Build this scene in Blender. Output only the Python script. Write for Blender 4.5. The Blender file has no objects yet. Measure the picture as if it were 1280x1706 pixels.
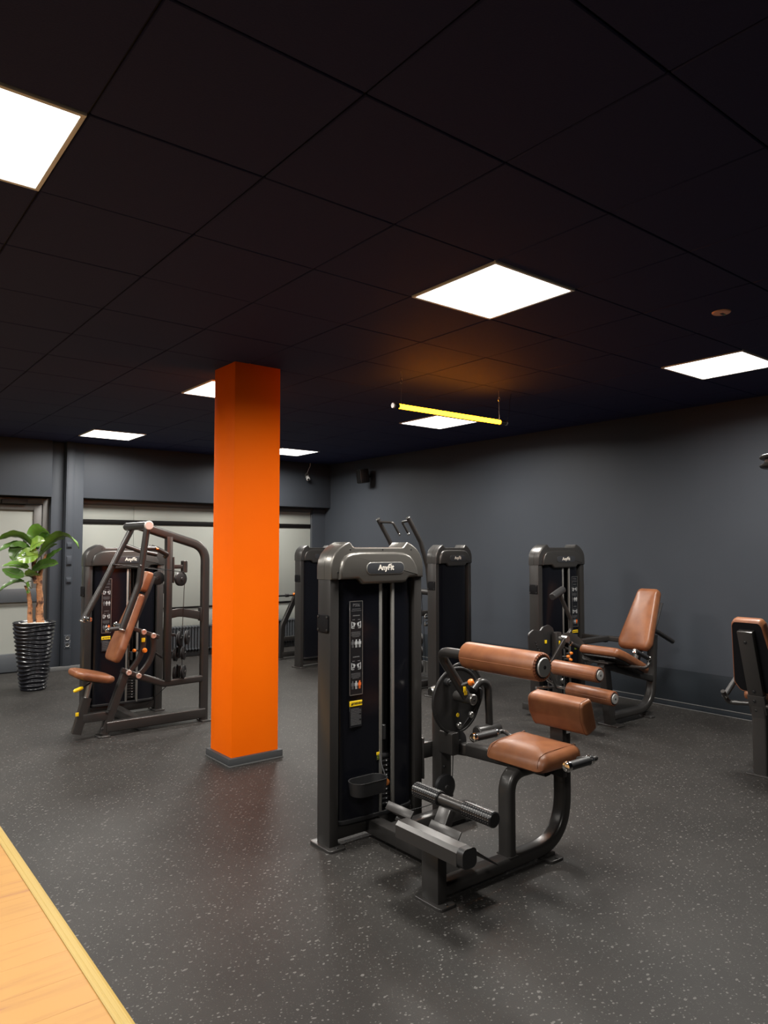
import bpy, bmesh, math, random
from mathutils import Matrix, Vector
R = math.radians
random.seed(7)
C = bpy.context.scene.collection
S = bpy.context.scene
# ------------------------------------------------------------------ camera, world, exposure
H = 2.93                                   # ceiling height
cam_d = bpy.data.cameras.new('camera'); cam = bpy.data.objects.new('camera', cam_d); C.objects.link(cam)
cam_d.sensor_fit = 'HORIZONTAL'; cam_d.sensor_width = 36.0; cam_d.lens = 36.0*1202.3/1280
cam_d.clip_start = 0.02; cam_d.clip_end = 60
cam.location = (0, 0, 1.561)
cam.rotation_euler = (R(90+2.84), R(0.0), R(-38.474))
S.camera = cam
S.view_settings.view_transform = 'Standard'; S.view_settings.look = 'None'
S.view_settings.exposure = 0.0; S.view_settings.gamma = 1.0; S.view_settings.use_curve_mapping = False
W = bpy.data.worlds.new('world'); S.world = W; W.use_nodes = True
W.node_tree.nodes['Background'].inputs[0].default_value = (0.01, 0.012, 0.016, 1)
W.node_tree.nodes['Background'].inputs[1].default_value = 1.0
PANEL = 7.0                                # radiance of the diffusers of the ceiling light panels
LAMP = 78.0                                # power of the lamp in each panel
SPREAD = 166.0                             # beam of the low-glare panels, degrees
TUBE = 44.0

# ------------------------------------------------------------------ materials
def mat(name, base, rough=0.5, metal=0.0, spec=0.5, bump=None, emit=None, mottle=None, coat=0.0):
    m = bpy.data.materials.new(name); m.use_nodes = True
    nt = m.node_tree; b = nt.nodes['Principled BSDF']
    b.inputs['Base Color'].default_value = (*base, 1); b.inputs['Roughness'].default_value = rough
    b.inputs['Metallic'].default_value = metal; b.inputs['Specular IOR Level'].default_value = spec
    b.inputs['Coat Weight'].default_value = coat
    if emit:
        b.inputs['Emission Color'].default_value = (*emit[0], 1); b.inputs['Emission Strength'].default_value = emit[1]
    tc = None
    if bump or mottle:
        tc = nt.nodes.new('ShaderNodeTexCoord')
    if bump:                                # (scale, strength, distance)
        n = nt.nodes.new('ShaderNodeTexNoise'); n.inputs['Scale'].default_value = bump[0]; n.inputs['Detail'].default_value = 4
        nt.links.new(tc.outputs['Object'], n.inputs['Vector'])
        k = nt.nodes.new('ShaderNodeBump'); k.inputs['Strength'].default_value = bump[1]; k.inputs['Distance'].default_value = bump[2]
        nt.links.new(n.outputs['Fac'], k.inputs['Height']); nt.links.new(k.outputs['Normal'], b.inputs['Normal'])
    if mottle:                              # (scale, other colour, lo, hi)
        n = nt.nodes.new('ShaderNodeTexNoise'); n.inputs['Scale'].default_value = mottle[0]; n.inputs['Detail'].default_value = 5
        nt.links.new(tc.outputs['Object'], n.inputs['Vector'])
        r = nt.nodes.new('ShaderNodeValToRGB')
        r.color_ramp.elements[0].position = mottle[2]; r.color_ramp.elements[1].position = mottle[3]
        r.color_ramp.elements[0].color = (*base, 1); r.color_ramp.elements[1].color = (*mottle[1], 1)
        nt.links.new(n.outputs['Fac'], r.inputs['Fac']); nt.links.new(r.outputs['Color'], b.inputs['Base Color'])
    return m

M = {}
M['frame'] = mat('powder_coated_steel', (0.034, 0.0318, 0.0306), 0.31, 0.25, 0.5, bump=(900, 0.06, 0.001))
M['cap'] = mat('grey_cap_plastic', (0.15, 0.142, 0.13), 0.30, 0.65, 0.5, bump=(1200, 0.05, 0.001))
M['capdark'] = mat('dark_grey_cap_plastic', (0.064, 0.062, 0.06), 0.33, 0.5, 0.5)
M['shroud'] = mat('gloss_black_acrylic', (0.0048, 0.0052, 0.0075), 0.2, 0.0, 0.3)
M['black'] = mat('matt_black_plastic', (0.012, 0.012, 0.013), 0.45)
M['rubber'] = mat('black_rubber_grip', (0.02, 0.02, 0.021), 0.5, bump=(500, 0.15, 0.001))
M['iron'] = mat('dark_plate_steel', (0.022, 0.021, 0.021), 0.42, 0.2)
M['steel'] = mat('brushed_steel', (0.55, 0.54, 0.52), 0.3, 1.0)
M['plate'] = mat('black_cover_plate', (0.006, 0.006, 0.007), 0.6, 0.0, 0.1)
M['gripgloss'] = mat('gloss_black_grip', (0.008, 0.008, 0.009), 0.3)
M['disc'] = mat('satin_grey_disc', (0.30, 0.295, 0.285), 0.45, 0.4)
M['silver'] = mat('satin_silver', (0.62, 0.61, 0.59), 0.5, 0.35)
M['chrome'] = mat('chrome', (0.75, 0.73, 0.7), 0.14, 1.0)
M['rail'] = mat('aluminium_rail', (0.5, 0.49, 0.46), 0.38, 0.85)
M['leather'] = mat('tan_leather', (0.22, 0.085, 0.036), 0.38, 0.0, 0.45, bump=(420, 0.25, 0.0015), mottle=(14, (0.168, 0.060, 0.027), 0.35, 0.7))
M['pleat'] = mat('gathered_leather', (0.20, 0.065, 0.028), 0.5)
M['seam'] = mat('leather_piping', (0.20, 0.07, 0.03), 0.5)
M['orange'] = mat('orange_knob', (0.75, 0.19, 0.02), 0.3)
M['yellow'] = mat('yellow_sticker', (0.82, 0.55, 0.01), 0.45)
M['white'] = mat('white_print', (0.8, 0.8, 0.78), 0.5)
M['logo'] = mat('cream_lettering', (0.78, 0.73, 0.66), 0.4)
M['pict'] = mat('grey_white_print', (0.42, 0.43, 0.44), 0.5)
M['grey'] = mat('grey_print', (0.10, 0.10, 0.105), 0.5)
M['greyfaint'] = mat('faint_print', (0.06, 0.06, 0.065), 0.5)
M['red'] = mat('orange_print', (0.85, 0.16, 0.03), 0.5)
M['sign'] = mat('black_sign', (0.009, 0.01, 0.012), 0.3)
M['badge'] = mat('badge_inlay', (0.06, 0.063, 0.07), 0.3, 0.4)
M['cable'] = mat('black_cable', (0.01, 0.01, 0.011), 0.4)
M['wall'] = mat('dark_blue_grey_paint', (0.039, 0.0445, 0.054), 0.55, 0.0, 0.16, bump=(60, 0.06, 0.004), mottle=(0.9, (0.0425, 0.048, 0.058), 0.4, 0.6))
M['walllow'] = mat('dark_gloss_wainscot_paint', (0.020, 0.024, 0.029), 0.4, 0.0, 0.18, bump=(40, 0.05, 0.004))
M['skirt'] = mat('grey_skirting', (0.10, 0.10, 0.10), 0.4)
M['ceiling'] = mat('black_ceiling_tile', (0.018, 0.022, 0.070), 0.8, 0.0, 0.2, bump=(160, 0.35, 0.004))
M['grid'] = mat('ceiling_backing', (0.008, 0.008, 0.009), 0.8)
M['pillar'] = mat('orange_paint', (0.95, 0.150, 0.001), 0.65, 0.0, 0.08, bump=(70, 0.12, 0.004), mottle=(1.6, (0.92, 0.138, 0.001), 0.4, 0.65))
M['plinth'] = mat('dark_plinth', (0.045, 0.047, 0.05), 0.45)
M['glassfrost'] = mat('frosted_pane', (0.262, 0.272, 0.25), 0.45, 0.0, 0.15, mottle=(0.7, (0.235, 0.243, 0.225), 0.4, 0.65))
M['doorframe'] = mat('grey_brown_door_frame', (0.07, 0.066, 0.062), 0.45)
M['doorrail'] = mat('blue_grey_rail', (0.06, 0.066, 0.074), 0.4)
M['bar'] = mat('black_bar', (0.005, 0.0045, 0.0045), 0.6, 0.0, 0.1)
M['radiator'] = mat('dark_radiator_enamel', (0.05, 0.054, 0.06), 0.3)
M['panel_frame'] = mat('panel_trim', (0.75, 0.74, 0.7), 0.5)
M['panel'] = mat('light_diffuser', (0.8, 0.8, 0.8), 0.5, emit=((1.0, 0.965, 0.90), PANEL))
M['tube'] = mat('amber_tube', (0.8, 0.5, 0.1), 0.4, emit=((1.0, 0.25, 0.0035), TUBE))
M['pot'] = mat('gloss_black_pot', (0.010, 0.0105, 0.014), 0.24, 0.0, 0.5)
M['gravel'] = mat('white_gravel', (0.72, 0.69, 0.64), 0.8)
M['bark'] = mat('brown_bark', (0.40, 0.185, 0.085), 0.85, bump=(35, 0.9, 0.02), mottle=(13, (0.055, 0.018, 0.010), 0.47, 0.60))
M['leaf'] = mat('green_leaf', (0.13, 0.26, 0.035), 0.28, 0.0, 0.6, mottle=(9, (0.075, 0.16, 0.025), 0.35, 0.65))
M['leafdark'] = mat('dark_green_leaf', (0.07, 0.15, 0.024), 0.28, 0.0, 0.6, mottle=(9, (0.045, 0.10, 0.018), 0.35, 0.65))
M['leaflight'] = mat('yellow_green_leaf', (0.19, 0.30, 0.035), 0.3, 0.0, 0.5, mottle=(9, (0.13, 0.25, 0.03), 0.35, 0.65))
M['stalk'] = mat('leaf_stalk', (0.06, 0.10, 0.03), 0.5)
M['trimwood'] = mat('pale_wood_trim', (0.335, 0.23, 0.058), 0.45)

def floor_material():
    m = bpy.data.materials.new('speckled_rubber'); m.use_nodes = True; nt = m.node_tree; b = nt.nodes['Principled BSDF']
    L = nt.links.new; N = nt.nodes.new
    tc = N('ShaderNodeTexCoord')
    def flecks(scale, keep, size, stretch):
        mp = N('ShaderNodeMapping'); mp.inputs['Scale'].default_value = (1, stretch, 1); mp.inputs['Rotation'].default_value = (0, 0, 0.4*stretch)
        L(tc.outputs['Object'], mp.inputs['Vector'])
        nz = N('ShaderNodeTexNoise'); nz.inputs['Scale'].default_value = scale*1.3; L(mp.outputs[0], nz.inputs['Vector'])
        ad = N('ShaderNodeVectorMath'); ad.operation = 'MULTIPLY_ADD'; ad.inputs[1].default_value = (0.6/scale,)*3
        L(nz.outputs['Color'], ad.inputs[0]); L(mp.outputs[0], ad.inputs[2])
        v = N('ShaderNodeTexVoronoi'); v.voronoi_dimensions = '2D'; v.inputs['Scale'].default_value = scale; L(ad.outputs[0], v.inputs['Vector'])
        sp = N('ShaderNodeSeparateColor'); L(v.outputs['Color'], sp.inputs[0])
        a = N('ShaderNodeMath'); a.operation = 'GREATER_THAN'; a.inputs[1].default_value = keep; L(sp.outputs[0], a.inputs[0])
        s = N('ShaderNodeMath'); s.operation = 'MULTIPLY'; s.inputs[1].default_value = size; L(sp.outputs[1], s.inputs[0])
        c = N('ShaderNodeMath'); c.operation = 'LESS_THAN'; L(v.outputs['Distance'], c.inputs[0]); L(s.outputs[0], c.inputs[1])
        d = N('ShaderNodeMath'); d.operation = 'MULTIPLY'; L(a.outputs[0], d.inputs[0]); L(c.outputs[0], d.inputs[1])
        return d
    f1 = flecks(54, 0.72, 0.26, 1.25); f2 = flecks(27, 0.78, 0.22, 1.5); f3 = flecks(110, 0.72, 0.32, 1.0)
    mx = N('ShaderNodeMath'); mx.operation = 'MAXIMUM'; L(f1.outputs[0], mx.inputs[0]); L(f2.outputs[0], mx.inputs[1])
    h3 = N('ShaderNodeMath'); h3.operation = 'MULTIPLY'; h3.inputs[1].default_value = 0.3; L(f3.outputs[0], h3.inputs[0])
    mx2 = N('ShaderNodeMath'); mx2.operation = 'MAXIMUM'; L(mx.outputs[0], mx2.inputs[0]); L(h3.outputs[0], mx2.inputs[1])
    nz = N('ShaderNodeTexNoise'); nz.inputs['Scale'].default_value = 1.7; nz.inputs['Detail'].default_value = 7; nz.inputs['Roughness'].default_value = 0.65
    L(tc.outputs['Object'], nz.inputs['Vector'])
    rp = N('ShaderNodeValToRGB'); rp.color_ramp.elements[0].position = 0.36; rp.color_ramp.elements[1].position = 0.66
    rp.color_ramp.elements[0].color = (0.0200, 0.0186, 0.0175, 1); rp.color_ramp.elements[1].color = (0.0275, 0.0255, 0.0238, 1)
    L(nz.outputs['Fac'], rp.inputs['Fac'])
    mix = N('ShaderNodeMix'); mix.data_type = 'RGBA'; mix.inputs['B'].default_value = (0.105, 0.100, 0.095, 1)
    L(mx2.outputs[0], mix.inputs['Factor']); L(rp.outputs['Color'], mix.inputs['A']); L(mix.outputs['Result'], b.inputs['Base Color'])
    g = N('ShaderNodeTexNoise'); g.inputs['Scale'].default_value = 260; L(tc.outputs['Object'], g.inputs['Vector'])
    bp = N('ShaderNodeBump'); bp.inputs['Strength'].default_value = 0.25; bp.inputs['Distance'].default_value = 0.003
    L(g.outputs['Fac'], bp.inputs['Height']); L(bp.outputs['Normal'], b.inputs['Normal'])
    b.inputs['Roughness'].default_value = 0.5; b.inputs['Specular IOR Level'].default_value = 0.2
    return m
M['floor'] = floor_material()

def wood_material():
    m = bpy.data.materials.new('oak_laminate'); m.use_nodes = True; nt = m.node_tree; b = nt.nodes['Principled BSDF']
    L = nt.links.new; N = nt.nodes.new
    tc = N('ShaderNodeTexCoord'); oi = N('ShaderNodeObjectInfo')
    mp = N('ShaderNodeMapping'); mp.inputs['Scale'].default_value = (0.7, 8, 1)
    cb = N('ShaderNodeCombineXYZ'); ml = N('ShaderNodeMath'); ml.operation = 'MULTIPLY'; ml.inputs[1].default_value = 37
    L(oi.outputs['Random'], ml.inputs[0]); L(ml.outputs[0], cb.inputs[0]); L(ml.outputs[0], cb.inputs[2]); L(cb.outputs[0], mp.inputs['Location'])
    L(tc.outputs['Object'], mp.inputs['Vector'])
    n1 = N('ShaderNodeTexNoise'); n1.inputs['Scale'].default_value = 2.6; n1.inputs['Detail'].default_value = 6; n1.inputs['Distortion'].default_value = 0.5
    L(mp.outputs[0], n1.inputs['Vector'])
    rp = N('ShaderNodeValToRGB'); e = rp.color_ramp.elements
    e[0].position = 0.34; e[0].color = (0.325, 0.162, 0.045, 1); e[1].position = 0.50; e[1].color = (0.362, 0.188, 0.051, 1)
    k = e.new(0.27); k.color = (0.26, 0.115, 0.048, 1)
    L(n1.outputs['Fac'], rp.inputs['Fac']); L(rp.outputs['Color'], b.inputs['Base Color'])
    b.inputs['Roughness'].default_value = 0.42; b.inputs['Specular IOR Level'].default_value = 0.35
    return m
M['wood'] = wood_material()

# ------------------------------------------------------------------ mesh builder
class MB:
    def __init__(s, T=None):
        s.v = []; s.f = []; s.T = T or Matrix()
    def add(s, vs, fs):
        o = len(s.v); s.v += [tuple(s.T @ Vector(v)) for v in vs]; s.f += [[i+o for i in f] for f in fs]; return s
    # axis aligned (or L-transformed) bevelled box
    def box(s, x0, x1, y0, y1, z0, z1, bev=0.004, L=None, seg=2):
        bm = bmesh.new(); bmesh.ops.create_cube(bm, size=1)
        for v in bm.verts:
            v.co = Vector(((x0+x1)/2+v.co.x*(x1-x0), (y0+y1)/2+v.co.y*(y1-y0), (z0+z1)/2+v.co.z*(z1-z0)))
        bev = min(bev, .45*min(abs(x1-x0), abs(y1-y0), abs(z1-z0)))
        if bev > 0: bmesh.ops.bevel(bm, geom=bm.edges[:], offset=bev, segments=seg, affect='EDGES', profile=0.5)
        bm.verts.index_update()
        vs = [(L @ v.co if L else v.co.copy()) for v in bm.verts]; fs = [[v.index for v in f.verts] for f in bm.faces]
        bm.free(); return s.add(vs, fs)
    # lathe: profile of (radius, distance along axis)
    def lathe(s, p, axis, prof, seg=24, wob=None):
        p = Vector(p); a = Vector(axis).normalized()
        u = a.orthogonal().normalized(); w = a.cross(u)
        vs = []; fs = []; rings = []
        for (r, t) in prof:
            if r < 1e-6:
                rings.append([len(vs)]); vs.append(p+a*t)
            else:
                ring = []
                for k in range(seg):
                    th = 2*math.pi*k/seg; rr, tt = (r, t) if not wob else wob(r, t, th)
                    ring.append(len(vs)); vs.append(p+a*tt+(u*math.cos(th)+w*math.sin(th))*rr)
                rings.append(ring)
        for A, B in zip(rings, rings[1:]):
            if len(A) == 1 and len(B) == 1: continue
            for k in range(seg):
                k2 = (k+1) % seg
                if len(A) == 1: fs.append([A[0], B[k2], B[k]])
                elif len(B) == 1: fs.append([A[k], A[k2], B[0]])
                else: fs.append([A[k], A[k2], B[k2], B[k]])
        return s.add(vs, fs)
    def cyl(s, p0, p1, r, seg=20, bev=0.002):
        p0 = Vector(p0); p1 = Vector(p1); L = (p1-p0).length; b = min(bev, L*.4, r*.4)
        return s.lathe(p0, p1-p0, [(0, 0), (r-b, 0), (r, b), (r, L-b), (r-b, L), (0, L)], seg)
    # sweep a closed profile (list of (a,b)) along a path; up given -> fixed frame, else parallel transport
    def sweep(s, path, prof, up=None, cap=True):
        P = [Vector(p) for p in path]; n = len(P); m = len(prof); vs = []; fs = []
        T = []
        for i in range(n):
            d = (P[min(i+1, n-1)]-P[max(i-1, 0)]); T.append(d.normalized())
        if up is None:
            u = T[0].orthogonal().normalized()
        for i in range(n):
            if up is not None:
                U = Vector(up); U = (U-T[i]*U.dot(T[i])).normalized()
            else:
                u = (u-T[i]*u.dot(T[i])).normalized(); U = u
            Wd = T[i].cross(U)
            for (a, b) in prof: vs.append(P[i]+U*a+Wd*b)
        for i in range(n-1):
            for k in range(m):
                k2 = (k+1) % m; fs.append([i*m+k, i*m+k2, (i+1)*m+k2, (i+1)*m+k])
        if cap:
            fs.append(list(range(m))[::-1]); fs.append([(n-1)*m+k for k in range(m)])
        return s.add(vs, fs)
    def tube(s, path, r, seg=14):
        return s.sweep(path, [(r*math.cos(2*math.pi*k/seg), r*math.sin(2*math.pi*k/seg)) for k in range(seg)])
    def rect(s, path, wup, wside, r=0.012, up=(0, 1, 0)):
        return s.sweep(path, rrect(wup, wside, r), up)
    # prism: 2D outline in (a,b), pushed along third axis from c0 to c1, front (c0) bevelled
    def prism(s, out, c0, c1, bev=0.0, plane='xz', back=0.0):
        def mp(a, b, c): return {'xz': (a, c, b), 'yz': (c, a, b), 'xy': (a, b, c)}[plane]
        n = len(out); sg = 1 if c1 > c0 else -1
        rings = []
        if bev > 0:
            for k in range(4):
                th = k/3*math.pi/2
                rings.append((bev*(1-math.sin(th)), c0+sg*bev*(1-math.cos(th))))
        else: rings.append((0, c0))
        if back > 0: rings += [(0, c1-sg*back), (back, c1)]
        else: rings.append((0, c1))
        vs = []; fs = []
        for (ins, c) in rings:
            for (a, b) in inset(out, ins): vs.append(mp(a, b, c))
        for i in range(len(rings)-1):
            for k in range(n):
                k2 = (k+1) % n; fs.append([i*n+k, i*n+k2, (i+1)*n+k2, (i+1)*n+k])
        fs.append(list(range(n))[::-1]); fs.append([(len(rings)-1)*n+k for k in range(n)])
        return s.add(vs, fs)
    # cushion: outline (u,v) scaled per ring, ring = (scale, height); L places it
    def pad(s, out, rings, L, bend=None):
        n = len(out); vs = []; fs = []
        for (sc, h) in rings:
            for (a, b) in out:
                q = Vector((a*sc, b*sc, h))
                if bend: q = bend(q)
                vs.append(L @ q)
        for i in range(len(rings)-1):
            for k in range(n):
                k2 = (k+1) % n; fs.append([i*n+k, i*n+k2, (i+1)*n+k2, (i+1)*n+k])
        for base, rg, rev in ((0, rings[0], True), ((len(rings)-1)*n, rings[-1], False)):
            q = Vector((0, 0, rg[1]))
            if bend: q = bend(q)
            ci = len(vs); vs.append(L @ q)
            for k in range(n):
                k2 = (k+1) % n; fs.append([base+k2, base+k, ci] if rev else [base+k, base+k2, ci])
        return s.add(vs, fs)
    def mesh(s, name, m, ang=0.62):
        me = bpy.data.meshes.new(name); me.from_pydata(s.v, [], s.f)
        bm = bmesh.new(); bm.from_mesh(me); bmesh.ops.recalc_face_normals(bm, faces=bm.faces[:]); bm.to_mesh(me); bm.free()
        me.polygons.foreach_set('use_smooth', [True]*len(me.polygons)); me.set_sharp_from_angle(angle=ang)
        me.materials.append(m); return me
    def build(s, name, m, parent=None, ang=0.62, **props):
        o = bpy.data.objects.new(name, s.mesh(name, M[m] if isinstance(m, str) else m, ang)); C.objects.link(o)
        if parent: o.parent = parent
        for k, v in props.items(): o[k] = v
        return o

def rrect(w, h, r, n=4):
    r = min(r, w*.49, h*.49); out = []
    for cx, cy, a0 in ((w/2-r, h/2-r, 0), (-w/2+r, h/2-r, 90), (-w/2+r, -h/2+r, 180), (w/2-r, -h/2+r, 270)):
        for k in range(n+1):
            t = R(a0+90*k/n); out.append((cx+r*math.cos(t), cy+r*math.sin(t)))
    return out
def poly_round(pts, r, n=5):
    """closed polygon with rounded corners; r scalar or list"""
    out = []; N = len(pts)
    for i in range(N):
        p = Vector(pts[i]); a = Vector(pts[i-1])-p; b = Vector(pts[(i+1) % N])-p
        rr = r[i] if isinstance(r, (list, tuple)) else r
        la, lb = a.length, b.length; a.normalize(); b.normalize()
        ang = a.angle(b)
        if rr <= 0 or ang > 3.1: out.append(tuple(p)); continue
        d = min(rr/math.tan(ang/2), la*.49, lb*.49)
        q0, q1 = p+a*d, p+b*d
        for k in range(n+1):
            t = k/n; out.append(tuple((1-t)**2*q0+2*t*(1-t)*p+t*t*q1))
    return out
def inset(out, d):
    if d == 0: return out
    n = len(out); A = sum(out[i][0]*out[(i+1) % n][1]-out[(i+1) % n][0]*out[i][1] for i in range(n))
    sg = 1 if A > 0 else -1; res = []
    for i in range(n):
        p = Vector(out[i]); a = (p-Vector(out[i-1])); b = (Vector(out[(i+1) % n])-p)
        if a.length < 1e-9: a = b
        if b.length < 1e-9: b = a
        a.normalize(); b.normalize(); t = (a+b)
        if t.length < 1e-6: t = a
        t.normalize(); nn = Vector((-t.y, t.x))*sg
        c = max(0.5, nn.dot(Vector((-a.y, a.x))*sg))
        res.append(tuple(p+nn*(d/c)))
    return res
def fillet(pts, r, n=7):
    """open 3D path with rounded interior corners"""
    P = [Vector(p) for p in pts]; out = [P[0]]
    for i in range(1, len(P)-1):
        p = P[i]; a = P[i-1]-p; b = P[i+1]-p
        rr = r[i-1] if isinstance(r, (list, tuple)) else r
        la, lb = a.length, b.length; a.normalize(); b.normalize(); ang = a.angle(b)
        if ang > 3.12: out.append(p); continue
        d = min(rr/math.tan(ang/2), la*.48, lb*.48)
        q0, q1 = p+a*d, p+b*d
        for k in range(n+1):
            t = k/n; out.append((1-t)**2*q0+2*t*(1-t)*p+t*t*q1)
    out.append(P[-1]); return out
def spline(pts, n=6):
    P = [Vector(p) for p in pts]; P = [2*P[0]-P[1]]+P+[2*P[-1]-P[-2]]; out = []
    for i in range(1, len(P)-2):
        for k in range(n):
            t = k/n; a, b, c, d = P[i-1], P[i], P[i+1], P[i+2]
            out.append(0.5*((2*b)+(c-a)*t+(2*a-5*b+4*c-d)*t*t+(-a+3*b-3*c+d)*t**3))
    out.append(P[-2]); return out

_txt = {}
def text_mesh(body, size, bold=0.0, extrude=0.0008, shear=0.0):
    """returns (verts, faces) of a text centred at the origin in the xy plane"""
    key = (body, size, bold, extrude, shear)
    if key not in _txt:
        cu = bpy.data.curves.new('text', 'FONT'); cu.body = body; cu.size = size; cu.align_x = 'CENTER'; cu.align_y = 'CENTER'
        cu.extrude = extrude; cu.offset = bold; cu.resolution_u = 3; cu.shear = shear
        o = bpy.data.objects.new('text', cu); C.objects.link(o)
        dg = bpy.context.evaluated_depsgraph_get(); me = o.evaluated_get(dg).to_mesh()
        _txt[key] = ([v.co.copy() for v in me.vertices], [list(p.vertices) for p in me.polygons])
        o.evaluated_get(dg).to_mesh_clear(); bpy.data.objects.remove(o); bpy.data.curves.remove(cu)
    return _txt[key]

# ------------------------------------------------------------------ object helpers
def thing(name, label, cat, loc=(0, 0, 0), rz=0.0, group=None):
    o = bpy.data.objects.new(name, None); C.objects.link(o); o.location = loc; o.rotation_euler = (0, 0, rz)
    o.empty_display_size = 0.1
    o['label'] = label; o['category'] = cat
    if group: o['group'] = group
    return o
def tag(o, label, cat, group=None):
    o['label'] = label; o['category'] = cat
    if group: o['group'] = group
    return o
def struct(o, label=None):
    o['kind'] = 'structure'
    if label: o['label'] = label
    return o
def share(name, me, parent, loc=(0, 0, 0), rz=0.0):
    o = bpy.data.objects.new(name, me); C.objects.link(o); o.parent = parent; o.location = loc; o.rotation_euler = (0, 0, rz); return o
def off(loc): return Matrix.Translation(-Vector(loc))

# ================================================================== ROOM
XW = 6.70            # right wall
FY = 9.85            # front of the bulkhead over the windows
WY = 10.06           # window plane
X0, Y0 = -4.2, -5.0  # room edges behind the camera
T = 0.625; GX, GY = 2.5234, 2.3174   # ceiling grid origin

# floor: rubber slab, wood planks, trim
fl = struct(MB().box(0.86, XW+.3, Y0, 10.4, -.08, 0, 0).build('floor', 'floor'), 'dark grey rubber floor with pale specks')
MB().box(X0, 0.86, Y0, 10.4, -.08, -.012, 0).build('subfloor', 'grid', fl)
pw, pl = 0.193, 1.285
pm = MB().box(-pl/2+.0002, pl/2-.0002, -pw/2+.0002, pw/2-.0002, -.0119, 0, .0006, seg=1).mesh('plank', M['wood'])
row = 0; y = 0.9
while y < 9.9:
    xr = 0.836
    x = xr - pl*(0.35+0.65*((row*0.381) % 1.0))
    first = True
    while xr > -0.55:
        w = xr-max(x, -3)
        if abs(w-pl) < 1e-4: share('plank', pm, fl, (xr-pl/2, y+pw/2, 0))
        else:
            q = MB().box(-w/2+.0002, w/2-.0002, -pw/2+.0002, pw/2-.0002, -.0119, 0, .0006, seg=1).mesh('plank', M['wood']); share('plank', q, fl, (xr-w/2, y+pw/2, 0))
        xr = xr-w; x = xr-pl
    y += pw; row += 1
tr = MB()
prof = [(0.833, 0.0), (0.833, .004), (.838, .0065), (.846, .0065), (.848, .0055), (.851, .0055), (.853, .0068), (.866, .0068), (.868, .006), (.871, .006), (.873, .0062), (.884, .002), (.884, 0)]
tr.prism([(a, b) for a, b in prof], 0.9, 9.86, 0, 'xz')
struct(tr.build('trim_1', 'trimwood', ang=0.2), 'pale wooden transition strip between wood and rubber floor')

# ceiling: slab, tiles
light_cells = [(-4, 0), (0, 0), (4, 0), (0, 5), (4, 5), (0, 10), (4, 10), (-4, 5), (-4, 10), (-8, 0), (-8, 5), (-4, -6)]  # far-left pair is added out of view to brighten the pillar's left face
ce = struct(MB().box(X0, XW+.3, Y0, 10.4, H+.012, H+.1, 0).build('ceiling', 'grid'), 'black suspended ceiling of square tiles')
def tile_mesh(w, d):
    return MB().box(-w/2, w/2, -d/2, d/2, 0, .0115, .004, seg=1).mesh('ceiling_tile', M['ceiling'])
tm = tile_mesh(T-.005, T-.005)
rest = MB()
fw = (math.sin(R(38.474)), math.cos(R(38.474)))
for i in range(-11, 8):
    for j in range(-12, 13):
        xa, xb, ya, yb = GX+i*T, GX+(i+1)*T, GY+j*T, GY+(j+1)*T
        xa, xb, ya, yb = max(xa, X0), min(xb, XW), max(ya, Y0), min(yb, FY+.05)
        if xb-xa < .02 or yb-ya < .02 or (i, j) in light_cells: continue
        seen = False
        for cx in (xa, xb):
            for cy in (ya, yb):
                d = cx*fw[0]+cy*fw[1]; l = cx*fw[1]-cy*fw[0]
                if d > .9 and abs(l) < .58*d+.15: seen = True
        full = abs(xb-xa-T) < 1e-4 and abs(yb-ya-T) < 1e-4
        if seen:
            me = tm if full else tile_mesh(xb-xa-.005, yb-ya-.005)
            o = share('ceiling_tile', me, ce, ((xa+xb)/2, (ya+yb)/2, H+random.uniform(-.0012, .0008)))
            o.rotation_euler = (random.uniform(-.0012, .0012), random.uniform(-.0012, .0012), 0)
        else:
            rest.box(xa+.0035, xb-.0035, ya+.0035, yb-.0035, H, H+.0115, 0)
rest.build('ceiling_tiles_behind', 'ceiling', ce, kind='stuff')

# ceiling light panels
fr = MB(); a, b_ = T/2-.004, T/2-.020
for (x0, x1, y0, y1) in ((-a, a, -a, -b_), (-a, a, b_, a), (-a, -b_, -b_, b_), (b_, a, -b_, b_)): fr.box(x0, x1, y0, y1, -.006, .012, .002)
frm = fr.mesh('frame', M['panel_frame']); dfm = MB().box(-b_, b_, -b_, b_, -.002, .010, 0).mesh('diffuser', M['panel'])
labels = {(-4, 5): 'square ceiling light panel out of view on the left, level with the pillar', (-4, 10): 'square ceiling light panel out of view on the left, above the door side',
          (-8, 0): 'square ceiling light panel added out of view for more light, far left and nearest the camera', (-8, 5): 'square ceiling light panel added out of view for more light, far left and level with the pillar',
          (-4, -6): 'square ceiling light panel out of view behind the camera',
          (-4, 0): 'big square ceiling light panel cut by the left picture edge, nearest', (0, 0): 'square ceiling light panel shining in front of the amber tube, uncut',
          (4, 0): 'square ceiling light panel by the right wall, cut by the right picture edge', (0, 5): 'square ceiling light panel half hidden behind left side of orange pillar',
          (4, 5): 'square ceiling light panel seen just under the hanging amber tube', (0, 10): 'small far ceiling light panel above the plant and window wall',
          (4, 10): 'small far ceiling light panel just right of the orange pillar'}
lamp_d = bpy.data.lights.new('lamp', 'AREA'); lamp_d.shape = 'SQUARE'; lamp_d.size = 2*b_; lamp_d.energy = LAMP; lamp_d.color = (1.0, .965, .90); lamp_d.spread = R(SPREAD)
for (i, j) in light_cells:
    o = thing('ceiling_light', labels[(i, j)], 'light', (GX+(i+.5)*T, GY+(j+.5)*T, H), 0, 'square ceiling light panels')
    share('frame', frm, o); share('diffuser', dfm, o)
    la = bpy.data.objects.new('lamp', lamp_d); C.objects.link(la); la.parent = o; la.location = (0, 0, -.008)

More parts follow.
